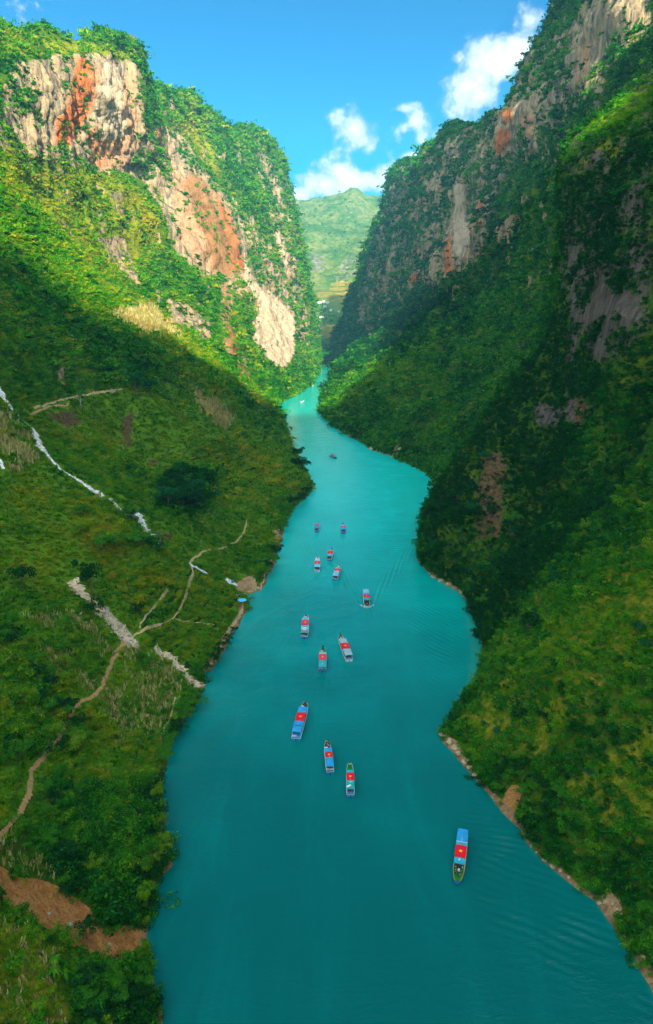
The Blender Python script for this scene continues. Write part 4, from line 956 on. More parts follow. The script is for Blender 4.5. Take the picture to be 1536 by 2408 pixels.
# ------------------------------------------------------------------ tour boats
RB = mat('roof_blue', (.02, .34, .72), .45, .4, var=.14, bscale=3); RC = mat('roof_cyan', (.02, .42, .55), .45, .4, var=.12, bscale=3); RT = mat('roof_teal', (.02, .42, .40), .45, .4, var=.12, bscale=3)
RGY = mat('roof_grey', (.30, .48, .55), .5, .4, var=.12, bscale=3); RW = mat('roof_white', (.22, .58, .76), .5, .4, var=.1, bscale=3); RM = mat('roof_mint', (.30, .58, .48), .5, .4, var=.1, bscale=3)
WHITE = mat('white_paint', (.8, .8, .8), .4, .5); RED = mat('flag_red', (.75, .008, .03), .6, .2, var=.1, bscale=4); PINK = mat('faded_flag_red', (.72, .05, .11), .6, .2, var=.1, bscale=4); STAR = mat('star_yellow', (.95, .62, .0), .6, .2)
GREEN = mat('deck_green', (.005, .22, .02), .8, .2, var=.15, bscale=6); DBLUE = mat('deck_blue', (.015, .20, .62), .5, .4, var=.12, bscale=4); YEL = mat('yellow_paint', (.75, .42, .01), .5, .4)
HULLB = mat('hull_blue', (.02, .20, .50), .35, .5, var=.1, bscale=2); HULLW = mat('hull_white', (.6, .68, .72), .35, .5, var=.08, bscale=2); DARK = mat('dark_inside', (.015, .018, .02), .8, .2); GREYM = mat('grey_metal', (.3, .32, .34), .4, .5, .6)
RAILC = mat('rail_pale_blue', (.45, .75, .85), .4, .5); ORANGE = mat('life_ring_orange', (.8, .18, .02), .5, .4); STERNW = mat('bench_white', (.75, .78, .76), .5, .4); TAN = mat('straw_tan', (.55, .44, .22), .8, .2)

def star_mesh(r, z, ang, name='star'):
    mb = MB(); pts = []
    for k in range(10):
        a = ang + math.pi*k/5; q = r if k % 2 == 0 else r*.40; pts.append((q*math.cos(a), q*math.sin(a)))
    mb.prism(pts, z, z+.02); return mb
def true_f(key, f, z, L):
    (bx_, by_), (sx_, sy_) = BOATS[key]; q = np.array(B(bx_+(sx_-bx_)*f, by_+(sy_-by_)*f, z)[:2]); c, d, _ = boat_pose(key)
    return float(.5 - np.dot(q-c, d)/L)
def make_boat(key, L, Wd, sp):
    c, d, _ = boat_pose(key)
    root = empty('tour_boat', (c[0], c[1], 0), math.atan2(d[1], d[0])-math.pi/2)
    tag(root, sp['label'], 'boat', 'tour boats on the river')
    y = lambda f: L/2 - f*L
    tf = lambda f, z: true_f(key, f, z, L)
    sp = dict(sp); ZR = sp.get('zr', 2.45)
    sp['roofs'] = [(max(tf(a, ZR), .12), min(tf(b_, ZR), 1.0), m_, dz_) for a, b_, m_, dz_ in sp['roofs']]; sp['flag'] = tuple(max(tf(a, ZR), .12) for a in sp['flag'])
    sp['bow'] = min([r[0] for r in sp['roofs']]+[sp['flag'][0]]); sp['stern'] = max(r[1] for r in sp['roofs'])
    if 'mast' in sp: sp['mast'] = tf(sp['mast'], ZR)
    sp['extra'] = [(e[0], e[1], min(max(tf(e[2], e[6]), .06), .97)) + tuple(e[3:]) for e in sp.get('extra', [])]
    def hw(f): return Wd*float(np.interp(f, [0, .04, .1, .2, .32, .5, .8, 1], [.20, .29, .37, .45, .49, .5, .5, .46]))
    def top(f): return .78 + .55*max(0, 1-f/.34)**2
    fs = [0, .03, .07, .12, .18, .26, .34, .5, .66, .8, .92, 1.0]
    # hull shell with rim thickness, from keel up to the gunwale and down inside
    rings = []
    for f in fs:
        h, t, yy = hw(f), top(f), y(f); rk = (.55 if f == 0 else .25 if f < .05 else 0)
        rings.append([(-h+.09, yy, t-.38), (-h+.08, yy, t), (-h, yy, t), (-h*.93, yy-rk*.4, .35), (-h*.78, yy-rk, -.35), (0, yy-rk*1.2, -.45), (h*.78, yy-rk, -.35), (h*.93, yy-rk*.4, .35), (h, yy, t), (h-.08, yy, t), (h-.09, yy, t-.38)])
    mb = MB().loft(rings); n = 11
    mb.f.append(tuple(range(2, 9))); mb.f.append(tuple(len(mb.v)-n+i for i in range(2, 9))[::-1])
    mb.build('hull', sp.get('hull', HULLB), root)
    for sg in (-1, 1):
        MB().tube([(sg*(hw(f)-.03), y(f), top(f)+.03) for f in fs], .055, 5).build('gunwale', sp.get('rail', RAILC), root)
    MB().tube([(-hw(1)+.03, y(1), top(1)+.03), (hw(1)-.03, y(1), top(1)+.03)], .055, 5).build('stern_rim', sp.get('rail', RAILC), root)
    f_bow, f_st = sp['bow'], sp['stern']
    def deck(f0, f1, z, name, m):
        ff = [f for f in np.linspace(f0, f1, 7)]
        poly = [(-hw(f)+.1, y(f)) for f in ff] + [(hw(f)-.1, y(f)) for f in ff[::-1]]
        MB().prism(poly, lambda x_, y_: z+.45*max(0, 1-((L/2-y_)/L)/.34)**2-.06, lambda x_, y_: z+.45*max(0, 1-((L/2-y_)/L)/.34)**2).build(name, m, root)
    deck(.012, f_bow+.10, .60, 'bow_deck', sp.get('deck', GREEN)); deck(f_st-.14, .99, .58, 'stern_deck', sp.get('sdeck', DBLUE)); deck(f_bow+.101, f_st-.141, .50, 'cabin_floor', mat('cabin_boards', (.12, .09, .06), .8))
    # low cabin sides, posts
    for sg in (-1, 1):
        MB().loft([[(sg*(hw(f)-.05), y(f), top(f)+.04), (sg*(hw(f)-.05), y(f), top(f)+.42), (sg*(hw(f)-.10), y(f), top(f)+.42), (sg*(hw(f)-.10), y(f), top(f)+.04)] for f in np.linspace(f_bow+.02, f_st-.04, 8)], True).build('side_panel', sp.get('side', HULLW), root)
    pm = None; n_p = 6
    for i_ in range(n_p):
        f = f_bow+.01+(f_st-f_bow-.03)*i_/(n_p-1)
        for sg in (-1, 1):
            if pm is None: pm = MB().tube([(0, 0, 0), (0, 0, ZR-.75)], .04, 5).mesh('post'); pm.materials.append(WHITE)
            o = link('post', pm, root); o.location = (sg*(hw(f)-.08), y(f), .75)
    # roof panels, cambered
    for (f0, f1, m, dz) in sp['roofs']:
        rg = []
        for f in np.linspace(f0+.002, f1-.002, 5):
            h = hw(max(f, .2))*.98*sp.get('rw', 1.0)
            a = [(h*t_, y(f), ZR+dz+.13*(1-t_*t_)) for t_ in (-1, -.6, -.2, .2, .6, 1)]; rg.append(a+[(p[0], p[1], p[2]-.07) for p in a[::-1]])
        MB().loft(rg, True).build('roof', m, root)
    f0, f1 = sp['flag']; ff = np.linspace(f0+.003, f1-.003, 4); rg = []
    for f in ff:
        h = hw(max(f, .2))*.975*sp.get('rw', 1.0); a = [(h*t_, y(f), ZR+.02+.14*(1-t_*t_)) for t_ in (-1, -.6, -.2, .2, .6, 1)]; rg.append(a+[(p[0], p[1], p[2]-.06) for p in a[::-1]])
    fp = MB().loft(rg, True).build('flag_panel', sp.get('red', RED), root)
    st = star_mesh(min((f1-f0)*L*.30, Wd*.21), 0, sp.get('sang', math.pi/2)); so = st.build('star', STAR, fp); so.location = (0, y((f0+f1)/2), ZR+.155)
    # stern: rails, slatted bench, engine cover
    zt = top(.95)
    for sg in (-1, 1):
        MB().tube([(sg*(hw(.97)-.05), y(f_st), zt+.45), (sg*(hw(.97)-.05), y(.985), zt+.45), (sg*(hw(.97)-.05), y(.985), zt)], .04, 5).build('stern_rail', RAILC, root)
    MB().tube([(-hw(.98)+.06, y(.985), zt+.45), (hw(.98)-.06, y(.985), zt+.45)], .04, 5).build('stern_rail', RAILC, root)
    if sp.get('bench', 1):
        sx = sp.get('bx', -1); bl = hw(.9)*.9
        for k in range(3): MB().box((sx*hw(.9)*.42, y(.955)+k*.26, .98), (bl, .17, .05)).build('bench_slat', STERNW, root)
    ye = max(y(f_st+.02), y(1)+1.0); MB().prism([(-.28, ye), (.28, ye), (.24, ye-.8), (-.24, ye-.8)], .55, 1.0).build('engine_cover', sp.get('eng', GREYM), root)
    MB().box((0, y(1)-.14, .15), (.16, .26, .9)).build('rudder', DARK, root)
    if 'mast' in sp:
        f = sp['mast']; mst = MB().tube([(0, y(f), ZR+.1), (0, y(f), ZR+1.5)], .035, 5)
        if sp.get('bar'): mst.tube([(-hw(.5)*.95, y(f), ZR+.19), (hw(.5)*.95, y(f), ZR+.19)], .06, 5)
        mo = mst.build('mast', WHITE, root); r0 = [[(0, y(f), ZR+1.5), (0, y(f), ZR+1.05)], [(.05, y(f)-.35, ZR+1.46), (.05, y(f)-.35, ZR+1.03)], [(-.03, y(f)-.7, ZR+1.5), (-.03, y(f)-.7, ZR+1.08)]]
        MB().loft([[p[0], p[1], (p[1][0]+.02, p[1][1], p[1][2]), (p[0][0]+.02, p[0][1], p[0][2])] for p in r0], True).build('pennant', RED, mo)
    for (nm, x_, f, dx_, dy_, dz_, z_, m, rz_) in sp.get('extra', []):
        eo = MB().box((0, 0, 0), (dx_, dy_, dz_)).build(nm, m, root); eo.location = (x_*Wd, y(f), z_); eo.rotation_euler = (0, 0, rz_)
    return root, y, hw, top, L, Wd

SPEC = dict(
 b1=dict(label='blue roofed boat with open green bow, nearest of all at lower right', bow=.33, stern=.985, roofs=[(.33,.45,RC,0),(.69,.755,RC,0),(.76,1.0,RB,.03)], flag=(.45,.69), mast=.745, bar=1, rail=YEL, hull=HULLB, bench=0, sang=-math.pi/2,
    extra=[('roof_hatch',-.22,.35,.95,.55,.12,2.62,RB,0),('roof_sign',.02,.415,.35,.5,.04,2.61,WHITE,.1),('table',.0,.215,.5,.45,.5,.85,WHITE,0)]),
 b2=dict(label='bright blue boat with white stern railing and slatted bench, green bow tip', bow=.155, stern=.77, roofs=[(.155,.3,RB,0),(.5,.615,RB,0),(.625,.77,RB,-.04)], flag=(.3,.5), mast=.6, deck=GREEN, sdeck=mat('roof_blue', 0), hull=mat('hull_blue', 0), rail=RAILC, extra=[('cool_box',-.2,.15,.8,.5,.4,.95,WHITE,0)]),
 b3=dict(label='bright blue boat carrying a crowd of passengers on its bow', bow=.2, stern=.82, roofs=[(.2,.325,RB,0),(.5,.565,RC,0),(.57,.82,RB,.02)], flag=(.335,.5), mast=.54, rail=RAILC, bx=1, rw=.97, extra=[('bow_table',-.18,.185,1.0,.5,.06,1.35,WHITE,0),('stern_mat',-.25,.87,.9,.7,.06,1.12,TAN,.1)]),
 b4=dict(label='teal roofed boat with a loose white board lying across its roof', bow=.22, stern=.89, roofs=[(.22,.295,RC,0),(.53,.65,RT,0),(.655,.89,RT,.02)], flag=(.3,.53), mast=.61, rail=RAILC, bench=0, sang=math.pi, extra=[('white_board',-.2,.69,.55,1.3,.05,2.66,WHITE,-.85),('roof_sign',.02,.56,.9,.22,.04,2.62,RAILC,0)]),
 b5=dict(label='teal and white boat with white roof frames fore and aft of its flag', bow=.165, stern=.86, roofs=[(.165,.25,RW,0),(.455,.61,RW,0),(.62,.86,RT,.02)], flag=(.25,.45), red=PINK, rail=WHITE, sang=-math.pi/2, extra=[('roof_opening',0,.215,1.5,.9,.04,2.60,RT,0),('roof_opening',0,.49,1.5,.9,.04,2.61,RT,0),('roof_box',0,.555,1.5,.7,.25,2.7,WHITE,0),('roof_raft',0,.625,2.1,.55,.2,2.72,ORANGE,0),('raft_cover',0,.625,1.2,.6,.08,2.84,WHITE,0),('bow_table',-.08,.135,1.0,.7,.06,1.3,WHITE,0)]),
 b6=dict(label='grey roofed boat with a teal rear awning, heading up river', bow=.165, stern=.865, roofs=[(.165,.33,RGY,0),(.535,.77,RGY,0),(.775,.865,RT,-.03)], flag=(.335,.53), mast=.64, rail=RAILC, hull=HULLW, bench=0, extra=[('cool_box',.02,.145,.8,.45,.4,.95,WHITE,0),('buoy',.32,.2,.3,.3,.15,2.62,YEL,0),('buoy',.30,.27,.3,.3,.15,2.62,YEL,0)]),
 b7=dict(label='mint and teal roofed boat just below the grey roofed boat', bow=.2, stern=.86, roofs=[(.2,.275,RM,0),(.53,.84,RT,0),(.842,.86,RC,.01)], flag=(.28,.53), red=PINK, mast=.6, rail=RM, sang=-math.pi/2, extra=[('bow_table',-.12,.15,.9,.6,.06,1.35,WHITE,0),('antenna',0,.76,.12,.7,.5,2.8,WHITE,0)]),
 b8=dict(label='pale blue boat coming down river with spray at its bow', bow=.36, stern=.985, roofs=[(.36,.49,RC,0),(.68,.76,RB,0),(.77,1.0,RW,.03)], flag=(.49,.68), mast=.86, rail=WHITE, hull=HULLW, deck=mat('dark_deck', (.03, .06, .06), .7), bench=0, sang=-math.pi/2),
 b9=dict(label='long white roofed boat with blue stern, nearest of the upper cluster', bow=.16, stern=.79, roofs=[(.16,.23,RW,0),(.37,.45,RGY,0),(.455,.79,RW,.02)], flag=(.235,.37), rail=RAILC, sang=-math.pi/2, extra=[('cool_box',-.1,.1,.9,.6,.4,1.0,WHITE,0)]),
 b10=dict(label='narrow pale roofed boat with pointed white bow in the upper cluster', bow=.25, stern=.80, roofs=[(.25,.275,RW,0),(.50,.80,RW,0)], flag=(.28,.5), red=PINK, deck=HULLW, hull=HULLW, rail=WHITE),
 b11=dict(label='short teal and white boat with dark blue stern in the upper cluster', bow=.13, stern=.72, roofs=[(.13,.16,RW,0),(.44,.56,RW,0),(.565,.72,RT,0)], flag=(.165,.44), hull=HULLB, rail=WHITE, deck=HULLW, red=RED, bench=0),
 b12=dict(label='small all blue boat with a red roof panel, left of the far pair', bow=.14, stern=.74, roofs=[(.14,.18,RB,0),(.36,.74,RB,0)], flag=(.185,.36), deck=HULLW, rail=RAILC),
 b13=dict(label='small all blue boat with a red roof panel, right of the far pair', bow=.2, stern=.74, roofs=[(.2,.235,RB,0),(.38,.74,RB,0)], flag=(.24,.38), deck=HULLW, rail=YEL),
 b14=dict(label='lone dark hulled boat with a red top, above the far pair', bow=.45, stern=.96, roofs=[(.45,.5,RB,0),(.8,.96,RB,0)], flag=(.5,.8), hull=mat('hull_dark', (.02, .06, .12), .4), deck=mat('dark_deck', 0), rail=RAILC, bench=0),
 b15=dict(label='tiny white boat with red stripe on the sunlit turquoise reach', bow=.3, stern=.85, roofs=[(.3,.4,RW,0),(.68,.85,RW,0)], flag=(.4,.68), hull=HULLW, deck=HULLW, sdeck=mat('dark_deck', 0), rail=WHITE, bench=0),
 b16=dict(label='tiny dark boat far up the gorge, nearer the left cliff', bow=.3, stern=.9, roofs=[(.3,.4,DARK,0),(.6,.9,DARK,0)], flag=(.4,.6), hull=mat('hull_dark', 0), deck=DARK, sdeck=DARK, rail=GREYM, bench=0, red=mat('old_red', (.2, .03, .03))),
 b17=dict(label='tiny dark boat far up the gorge, nearer the right shore', bow=.3, stern=.9, roofs=[(.3,.4,DARK,0),(.6,.9,DARK,0)], flag=(.4,.6), hull=mat('hull_dark', 0), deck=DARK, sdeck=DARK, rail=GREYM, bench=0, red=mat('old_red', 0)))
LEN = {}
FLEET = {}
for k, sp in SPEC.items():
    _, _, L = boat_pose(k); L = float(np.clip(L, 7.5, 19.5)); Wd = float(np.clip(L*.172, 2.1, 3.0))
    if k in ('b15', 'b16', 'b17', 'b14'): L = max(L, 9.0); Wd = 2.4
    FLEET[k] = make_boat(k, L, Wd, sp)

# white water thrown up beside the bow of the boat coming down river
def spray():
    c, d, L = boat_pose('b8'); p = Vector((d[0], d[1], 0)); q = Vector((-d[1], d[0], 0)); mb = MB(); rs = random.Random(5)
    for sg in (-1, 1):
        for k in range(14):
            t = rs.random(); o = Vector((c[0], c[1], 0)) + p*(L*.42-t*3.0) + q*sg*(.9+t*1.9+rs.random()*.3); r = .08+.2*rs.random()*(1-t*.5); z = .05+.35*rs.random()*(1-t)
            for kk in range(1): mb.box((o.x, o.y, z), (r*2, r*1.5, r*.8), rs.random()*3)
    tag(mb.build('spray', WHITE), kind='stuff')
spray()

# ------------------------------------------------------------------ people
SKIN = mat('skin', (.42, .22, .13), .6, .3); HAIR = mat('black_hair', (.012, .01, .01), .6, .3); STRAW = mat('straw_hat', (.6, .48, .26), .9, .1)
def body_mesh(pose):
    if pose == 'sit':
        J = dict(pel=(0,0,.12,.15), bel=(0,0,.30,.14), che=(.0,0,.50,.155), nek=(.02,0,.66,.055), hd=(.03,0,.80,.10), hd2=(.03,0,.88,.085),
                 sl=(0,.17,.58,.06), el=(.10,.22,.36,.045), hl=(.30,.15,.26,.04), sr=(0,-.17,.58,.06), er=(.10,-.22,.36,.045), hr=(.30,-.15,.26,.04),
                 tl=(.12,.10,.12,.085), kl=(.42,.12,.14,.06), al=(.46,.12,-.26,.045), fl=(.58,.13,-.30,.04), tr=(.12,-.10,.12,.085), kr=(.42,-.12,.14,.06), ar=(.46,-.12,-.26,.045), fr=(.58,-.13,-.30,.04))
    else:
        J = dict(pel=(0,0,.92,.14), bel=(0,0,1.08,.13), che=(0,0,1.30,.155), nek=(0,0,1.47,.055), hd=(.02,0,1.60,.10), hd2=(.02,0,1.68,.085),
                 sl=(0,.18,1.38,.06), el=(.02,.26,1.12,.045), hl=(.12,.24,.92,.04), sr=(0,-.18,1.38,.06), er=(.02,-.26,1.12,.045), hr=(.12,-.24,.92,.04),
                 tl=(0,.10,.84,.09), kl=(.02,.11,.47,.065), al=(0,.12,.08,.045), fl=(.14,.13,.03,.04), tr=(0,-.10,.84,.09), kr=(.03,-.11,.47,.065), ar=(-.02,-.12,.08,.045), fr=(.12,-.13,.03,.04))
    E = [('pel','bel'),('bel','che'),('che','nek'),('nek','hd'),('hd','hd2'),('che','sl'),('sl','el'),('el','hl'),('che','sr'),('sr','er'),('er','hr'),('pel','tl'),('tl','kl'),('kl','al'),('al','fl'),('pel','tr'),('tr','kr'),('kr','ar'),('ar','fr')]
    ks = list(J); me = bpy.data.meshes.new('body_src'); me.from_pydata([J[k][:3] for k in ks], [(ks.index(a), ks.index(b)) for a, b in E], [])
    o = bpy.data.objects.new('body_src', me); col.objects.link(o); md = o.modifiers.new('skin', 'SKIN')
    for i_, k in enumerate(ks):
        sv = me.skin_vertices[0].data[i_]; sv.radius = (J[k][3],)*2; sv.use_root = (k == 'pel')
    o.modifiers.new('sub', 'SUBSURF').levels = 1
    bpy.context.view_layer.update(); out = bpy.data.meshes.new_from_object(o.evaluated_get(bpy.context.evaluated_depsgraph_get())); bpy.data.objects.remove(o)
    for m_ in (SKIN, WHITE, DARK): out.materials.append(m_)
    zn, zp = J['nek'][2], J['pel'][2]
    for p in out.polygons:
        c = p.center
        if c.z > zn-.01: p.material_index = 0
        elif pose == 'sit': p.material_index = 2 if (c.z < zp+.09 or c.x > .36) else (0 if c.x > .16 else 1)
        else: p.material_index = 2 if (c.z < zp+.06 and abs(c.y) < .19) else (0 if c.z < 1.0 else 1)
        p.use_smooth = True
    return out, J['hd']
BODY = {p: body_mesh(p) for p in ('sit', 'stand')}
def hair_mesh(kind):
    mb = MB(); n = 10
    if kind == 'hat': rings = [[(r*math.cos(2*math.pi*k/n), r*math.sin(2*math.pi*k/n), z) for k in range(n)] for r, z in ((.26, .02), (.15, .10), (.02, .2))]
    else: rings = [[(-.015+r*math.cos(2*math.pi*k/n), r*math.sin(2*math.pi*k/n), z) for k in range(n)] for r, z in ((.105, -.02), (.118, .04), (.10, .10), (.05, .145), (.01, .155))]
    return mb.loft(rings, True).mesh(kind, True)
HAIRM = hair_mesh('hair'); HAIRM.materials.append(HAIR); HATM = hair_mesh('hat'); HATM.materials.append(STRAW)
COLS = dict(white=(.75, .75, .74), black=(.015, .015, .018), magenta=(.55, .02, .18), pink=(.7, .35, .33), red=(.55, .03, .03), blue=(.03, .12, .45), grey=(.35, .37, .42), maroon=(.2, .03, .06), orange=(.65, .25, .08), yellow=(.85, .6, .02), brown=(.2, .09, .04), cream=(.75, .62, .42), navy=(.02, .03, .1))
def person(key, xf, f, colr, face, phrase, pose='sit', hat=None, trousers='navy'):
    root, y, hw, top, L, Wd = FLEET[key]
    f = min(max(true_f(key, f, 1.3, L), .04), .93)
    base, hd = BODY[pose]; o = bpy.data.objects.new('person', base); col.objects.link(o)
    z = .60+.45*max(0, 1-f/.34)**2
    loc = root.matrix_basis @ Vector((xf*hw(f)*.78, y(f), z + (.33 if pose == 'sit' else 0)))
    o.location = loc; o.rotation_euler = (0, 0, root.rotation_euler.z + face)
    for i_, nm in ((1, colr), (2, trousers)):
        o.material_slots[i_].link = 'OBJECT'; o.material_slots[i_].material = mat('cloth_'+nm, COLS[nm], .85, .1)
    hm = HATM if hat else HAIRM; h = link('hat' if hat else 'hair', hm, o); h.location = (hd[0]*.6, 0, hd[2]+.05)
    tag(o, 'person in '+colr+' top '+phrase, 'person', 'passengers on the boats')
pi = math.pi
PEOPLE = [
 ('b1',-.8,.30,'red',0,'at the cabin end of the nearest boat, red beside grey'),('b1',-.8,.265,'grey',0,'sitting second from the cabin on the bow of the nearest boat'),('b1',-.75,.20,'pink',0,'sitting by the table on the bow of the nearest boat'),('b1',-.75,.145,'black',0,'hunched at the gunwale on the bow of the nearest boat'),
 ('b1',.7,.115,'magenta',pi,'foremost on the bow of the nearest boat'),('b1',.75,.185,'blue',pi,'sitting across the table on the nearest boat'),('b1',.8,.28,'white',pi,'by the yellow gunwale near the cabin of the nearest boat'),
 ('b2',-.7,.07,'pink',0,'on the green bow of the boat with the white stern railing'),('b2',-.7,.11,'black',0,'beside the cool box of the boat with the white stern railing'),('b2',.7,.06,'black',pi,'foremost on the railing boat, opposite the pink top'),('b2',.75,.095,'white',pi,'second at the bow edge of the boat with white stern railing'),('b2',.8,.135,'navy',pi,'next to the roof of the boat with white stern railing'),('b2',.0,.135,'red',pi/2,'in front of the roof of the boat with white stern railing'),
 ('b3',-.45,.055,'cream',pi/2,'standing foremost on the crowded bow','stand'),('b3',-.5,.11,'maroon',0,'standing behind the cream top on the crowded bow','stand'),('b3',-.15,.095,'white',pi/2,'in the middle of the crowded bow'),('b3',.1,.14,'orange',-pi/2,'standing mid bow of the crowded boat','stand'),('b3',.35,.08,'grey',pi/2,'standing near the tip of the crowded bow','stand'),('b3',.6,.06,'black',pi,'standing at the front edge of the crowded bow','stand'),('b3',.8,.09,'brown',pi,'at the edge of the crowded bow'),('b3',.8,.15,'red',pi,'by the roof corner on the crowded bow'),('b3',.3,.165,'pink',-pi/2,'standing against the roof on the crowded bow','stand'),('b3',-.85,.14,'navy',0,'at the table corner on the crowded bow'),
 ('b4',.05,.10,'yellow',-pi/2,'standing on the green bow of the teal roofed boat','stand'),
 ('b6',.25,.045,'black',pi/2,'standing at the bow tip of the grey roofed boat','stand'),('b6',.65,.05,'white',pi/2,'standing at the bow tip of the grey roofed boat','stand'),('b6',.85,.13,'yellow',pi,'beside the cool box of the grey roofed boat'),('b6',-.8,.12,'pink',0,'by the gunwale of the grey roofed boat'),
 ('b7',.1,.03,'black',pi/2,'standing on the bow tip of the mint roofed boat','stand'),
 ('b8',-.45,.27,'white',-pi/2,'standing under the front roof edge of the spraying boat','stand'),('b8',.45,.27,'grey',-pi/2,'standing under the front roof edge of the spraying boat','stand'),('b8',-.7,.2,'red',0,'sitting at the side of the spraying boat'),('b8',.5,.13,'brown',pi,'near the bow of the spraying boat'),('b8',.0,.1,'orange',-pi/2,'foremost in the spraying boat'),
 ('b10',.2,.08,'red',pi/2,'on the pointed white bow in the upper cluster'),('b11',.3,.05,'black',pi/2,'standing on the bow of the short teal boat','stand'),('b13',.0,.06,'black',pi/2,'standing on the bow of the right far blue boat','stand'),('b12',.2,.06,'white',pi/2,'on the bow of the left far blue boat'),
 ('b11',.1,.78,'maroon',-pi/2,'on the stern of the short teal boat')]
for p in PEOPLE:
    if p[0] in ('b1', 'b8'): p = (p[0], -p[1], p[2], p[3], (pi if p[4] == 0 else 0 if p[4] == pi else -p[4])) + tuple(p[5:])
    person(*p)

# ------------------------------------------------------------------ the landing place
def at(px, py, ob=None):
    h = hit(px, py, (ob,) if ob else None); return h[0] if h else Vector(B(px, py, .4))
def landing():
    p = at(570, 1421, left); u = empty('parasol', p); tag(u, 'sky blue parasol open on the bare landing place at the left bank', 'parasol'); n = 12
    rings = [[(r*math.cos(2*pi*k/n), r*math.sin(2*pi*k/n), z-(.07 if (k % 2 and r > .5) else 0)) for k in range(n)] for r, z in ((1.95, 2.0), (1.9, 2.12), (1.0, 2.42), (.06, 2.62))]
    MB().loft(rings, True).build('canopy', mat('parasol_blue', (.06, .55, .85), .7, .2), u); MB().tube([(0, 0, 0), (0, 0, 2.75)], .04, 6).build('pole', WHITE, u)
    MB().loft([[(r*math.cos(2*pi*k/8), r*math.sin(2*pi*k/8), z) for k in range(8)] for r, z in ((.3, 0), (.3, .12), (.05, .16))], True).build('foot', GREYM, u)
    t = empty('table', at(565, 1429, left), .4); tag(t, 'small red table at the edge of the blue parasol', 'table')
    MB().box((0, 0, .72), (1.5, 1.1, .07)).build('tabletop', mat('table_red', (.5, .02, .06), .5), t)
    for a in (-1, 1):
        for b_ in (-1, 1): MB().tube([(a*.62, b_*.44, 0), (a*.62, b_*.44, .69)], .035, 5).build('leg', mat('table_red', 0), t)
    sm_ = None
    for px, py, lb in ((560,1424,'red plastic stool on the uphill side of the parasol'), (573,1431,'red plastic stool on the river side of the parasol')):
        s_ = empty('stool', at(px, py, left)); tag(s_, lb, 'stool', 'stools at the landing'); MB().prism([(-.2,-.2),(.2,-.2),(.2,.2),(-.2,.2)], .42, .46).build('seat', RED, s_)
        for a in (-1, 1):
            for b_ in (-1, 1): MB().tube([(a*.2, b_*.2, 0), (a*.16, b_*.16, .42)], .03, 4).build('leg', RED, s_)
    for px, py, m, lb in ((547,1371,mat('drum_blue', (.02, .28, .6), .4), 'blue water drum where the white stream meets the landing'), (563,1404,mat('drum_grey', (.05, .09, .1), .5), 'dark drum beside the trail down to the parasol')):
        b_ = empty('drum', at(px, py, left)); tag(b_, lb, 'drum', 'drums at the landing'); n = 14
        MB().loft([[(r*math.cos(2*pi*k/n), r*math.sin(2*pi*k/n), z) for k in range(n)] for r, z in ((.5, 0), (.55, .05), (.55, .55), (.58, .6), (.55, .65), (.55, 1.2), (.5, 1.25))], True).build('shell', m, b_)
        MB().loft([[(r*math.cos(2*pi*k/n), r*math.sin(2*pi*k/n), z) for k in range(n)] for r, z in ((.46, 1.25), (.46, 1.29))], True).build('lid', GREYM, b_)
    # plank gangway from the earth bank to the water's edge
    a, b_ = at(588, 1381, left), at(571, 1389, left); a = a+Vector((0, 0, .5)); b_ = Vector((b_.x, b_.y, max(b_.z, .2)+.35))
    g = empty('gangway', b_); tag(g, 'pair of long wooden gangway planks leaning from the tan bank', 'gangway'); d = a-b_; q = Vector((-d.y, d.x, 0)).normalized()
    W_ = mat('weathered_wood', (.30, .24, .17), .9, .1, var=.3, bscale=8)
    for sgn in (-.55, .55):
        o = MB().tube([tuple(q*sgn), tuple(d+q*sgn)], .16, 4).build('plank', W_, g)
    for t_ in (.08, .3, .55, .8): MB().tube([tuple(d*t_-q*.8+Vector((0,0,.12))), tuple(d*t_+q*.8+Vector((0,0,.12)))], .07, 4).build('cross_slat', W_, g)
landing()

# ------------------------------------------------------------------ boulders
def rock_mesh(seed):
    r = np.random.default_rng(seed); bm_ = bmesh.new(); bmesh.ops.create_icosphere(bm_, subdivisions=2, radius=1)
    co = np.array([v.co for v in bm_.verts]); k = 1+.42*fbm(co*1.1+seed, 3); pl = r.normal(size=(6, 3)); pl /= np.linalg.norm(pl, axis=1)[:, None]
    co = co*k[:, None]*np.array([1.2, .9, .7])
    for p_ in pl:
        d = co@p_; co = co - np.clip(d-.62, 0, None)[:, None]*p_
    for v, c in zip(bm_.verts, co): v.co = c
    me = bpy.data.meshes.new('boulder'); bm_.to_mesh(me); bm_.free(); return me
STONE = earth('tan_boulder', [(.3, (.24, .17, .09)), (.7, (.6, .46, .28))], 1.4); LIME = earth('grey_boulder', [(.3, (.2, .2, .19)), (.7, (.55, .54, .5))], 1.4)
ROCKM = []
for sd in range(4):
    for m in (STONE, LIME):
        me = rock_mesh(sd*13+1); me.materials.append(m); ROCKM.append(me)
rr = random.Random(9)
def boulder(px, py, size, lime, label, group, ob=None, sink=.25):
    p = at(px, py, ob); me = ROCKM[rr.randrange(4)*2+(1 if lime else 0)]; o = link('boulder', me); o.location = p-Vector((0, 0, size*sink*.5)); o.rotation_euler = (rr.uniform(-.3, .3), rr.uniform(-.3, .3), rr.uniform(0, 6.28)); o.scale = (size*rr.uniform(.8, 1.25), size*rr.uniform(.8, 1.2), size*rr.uniform(.7, 1.1)); tag(o, label, 'boulder', group)
for px, py in ((736,1146),(732,1139),(728,1131),(722,1127),(738,1152),(731,1146)): boulder(px, py, rr.uniform(1.2, 2.4), 0, 'tan boulder in the cluster at the tip of the left spur', 'boulders at the left spur tip', left)
for px, py in ((655,1246),(652,1258),(646,1268),(658,1240),(645,1254)): boulder(px, py, rr.uniform(.8, 1.5), 0, 'tan boulder on the small bare scar above the left water edge', 'boulders on the left bank scar', left)
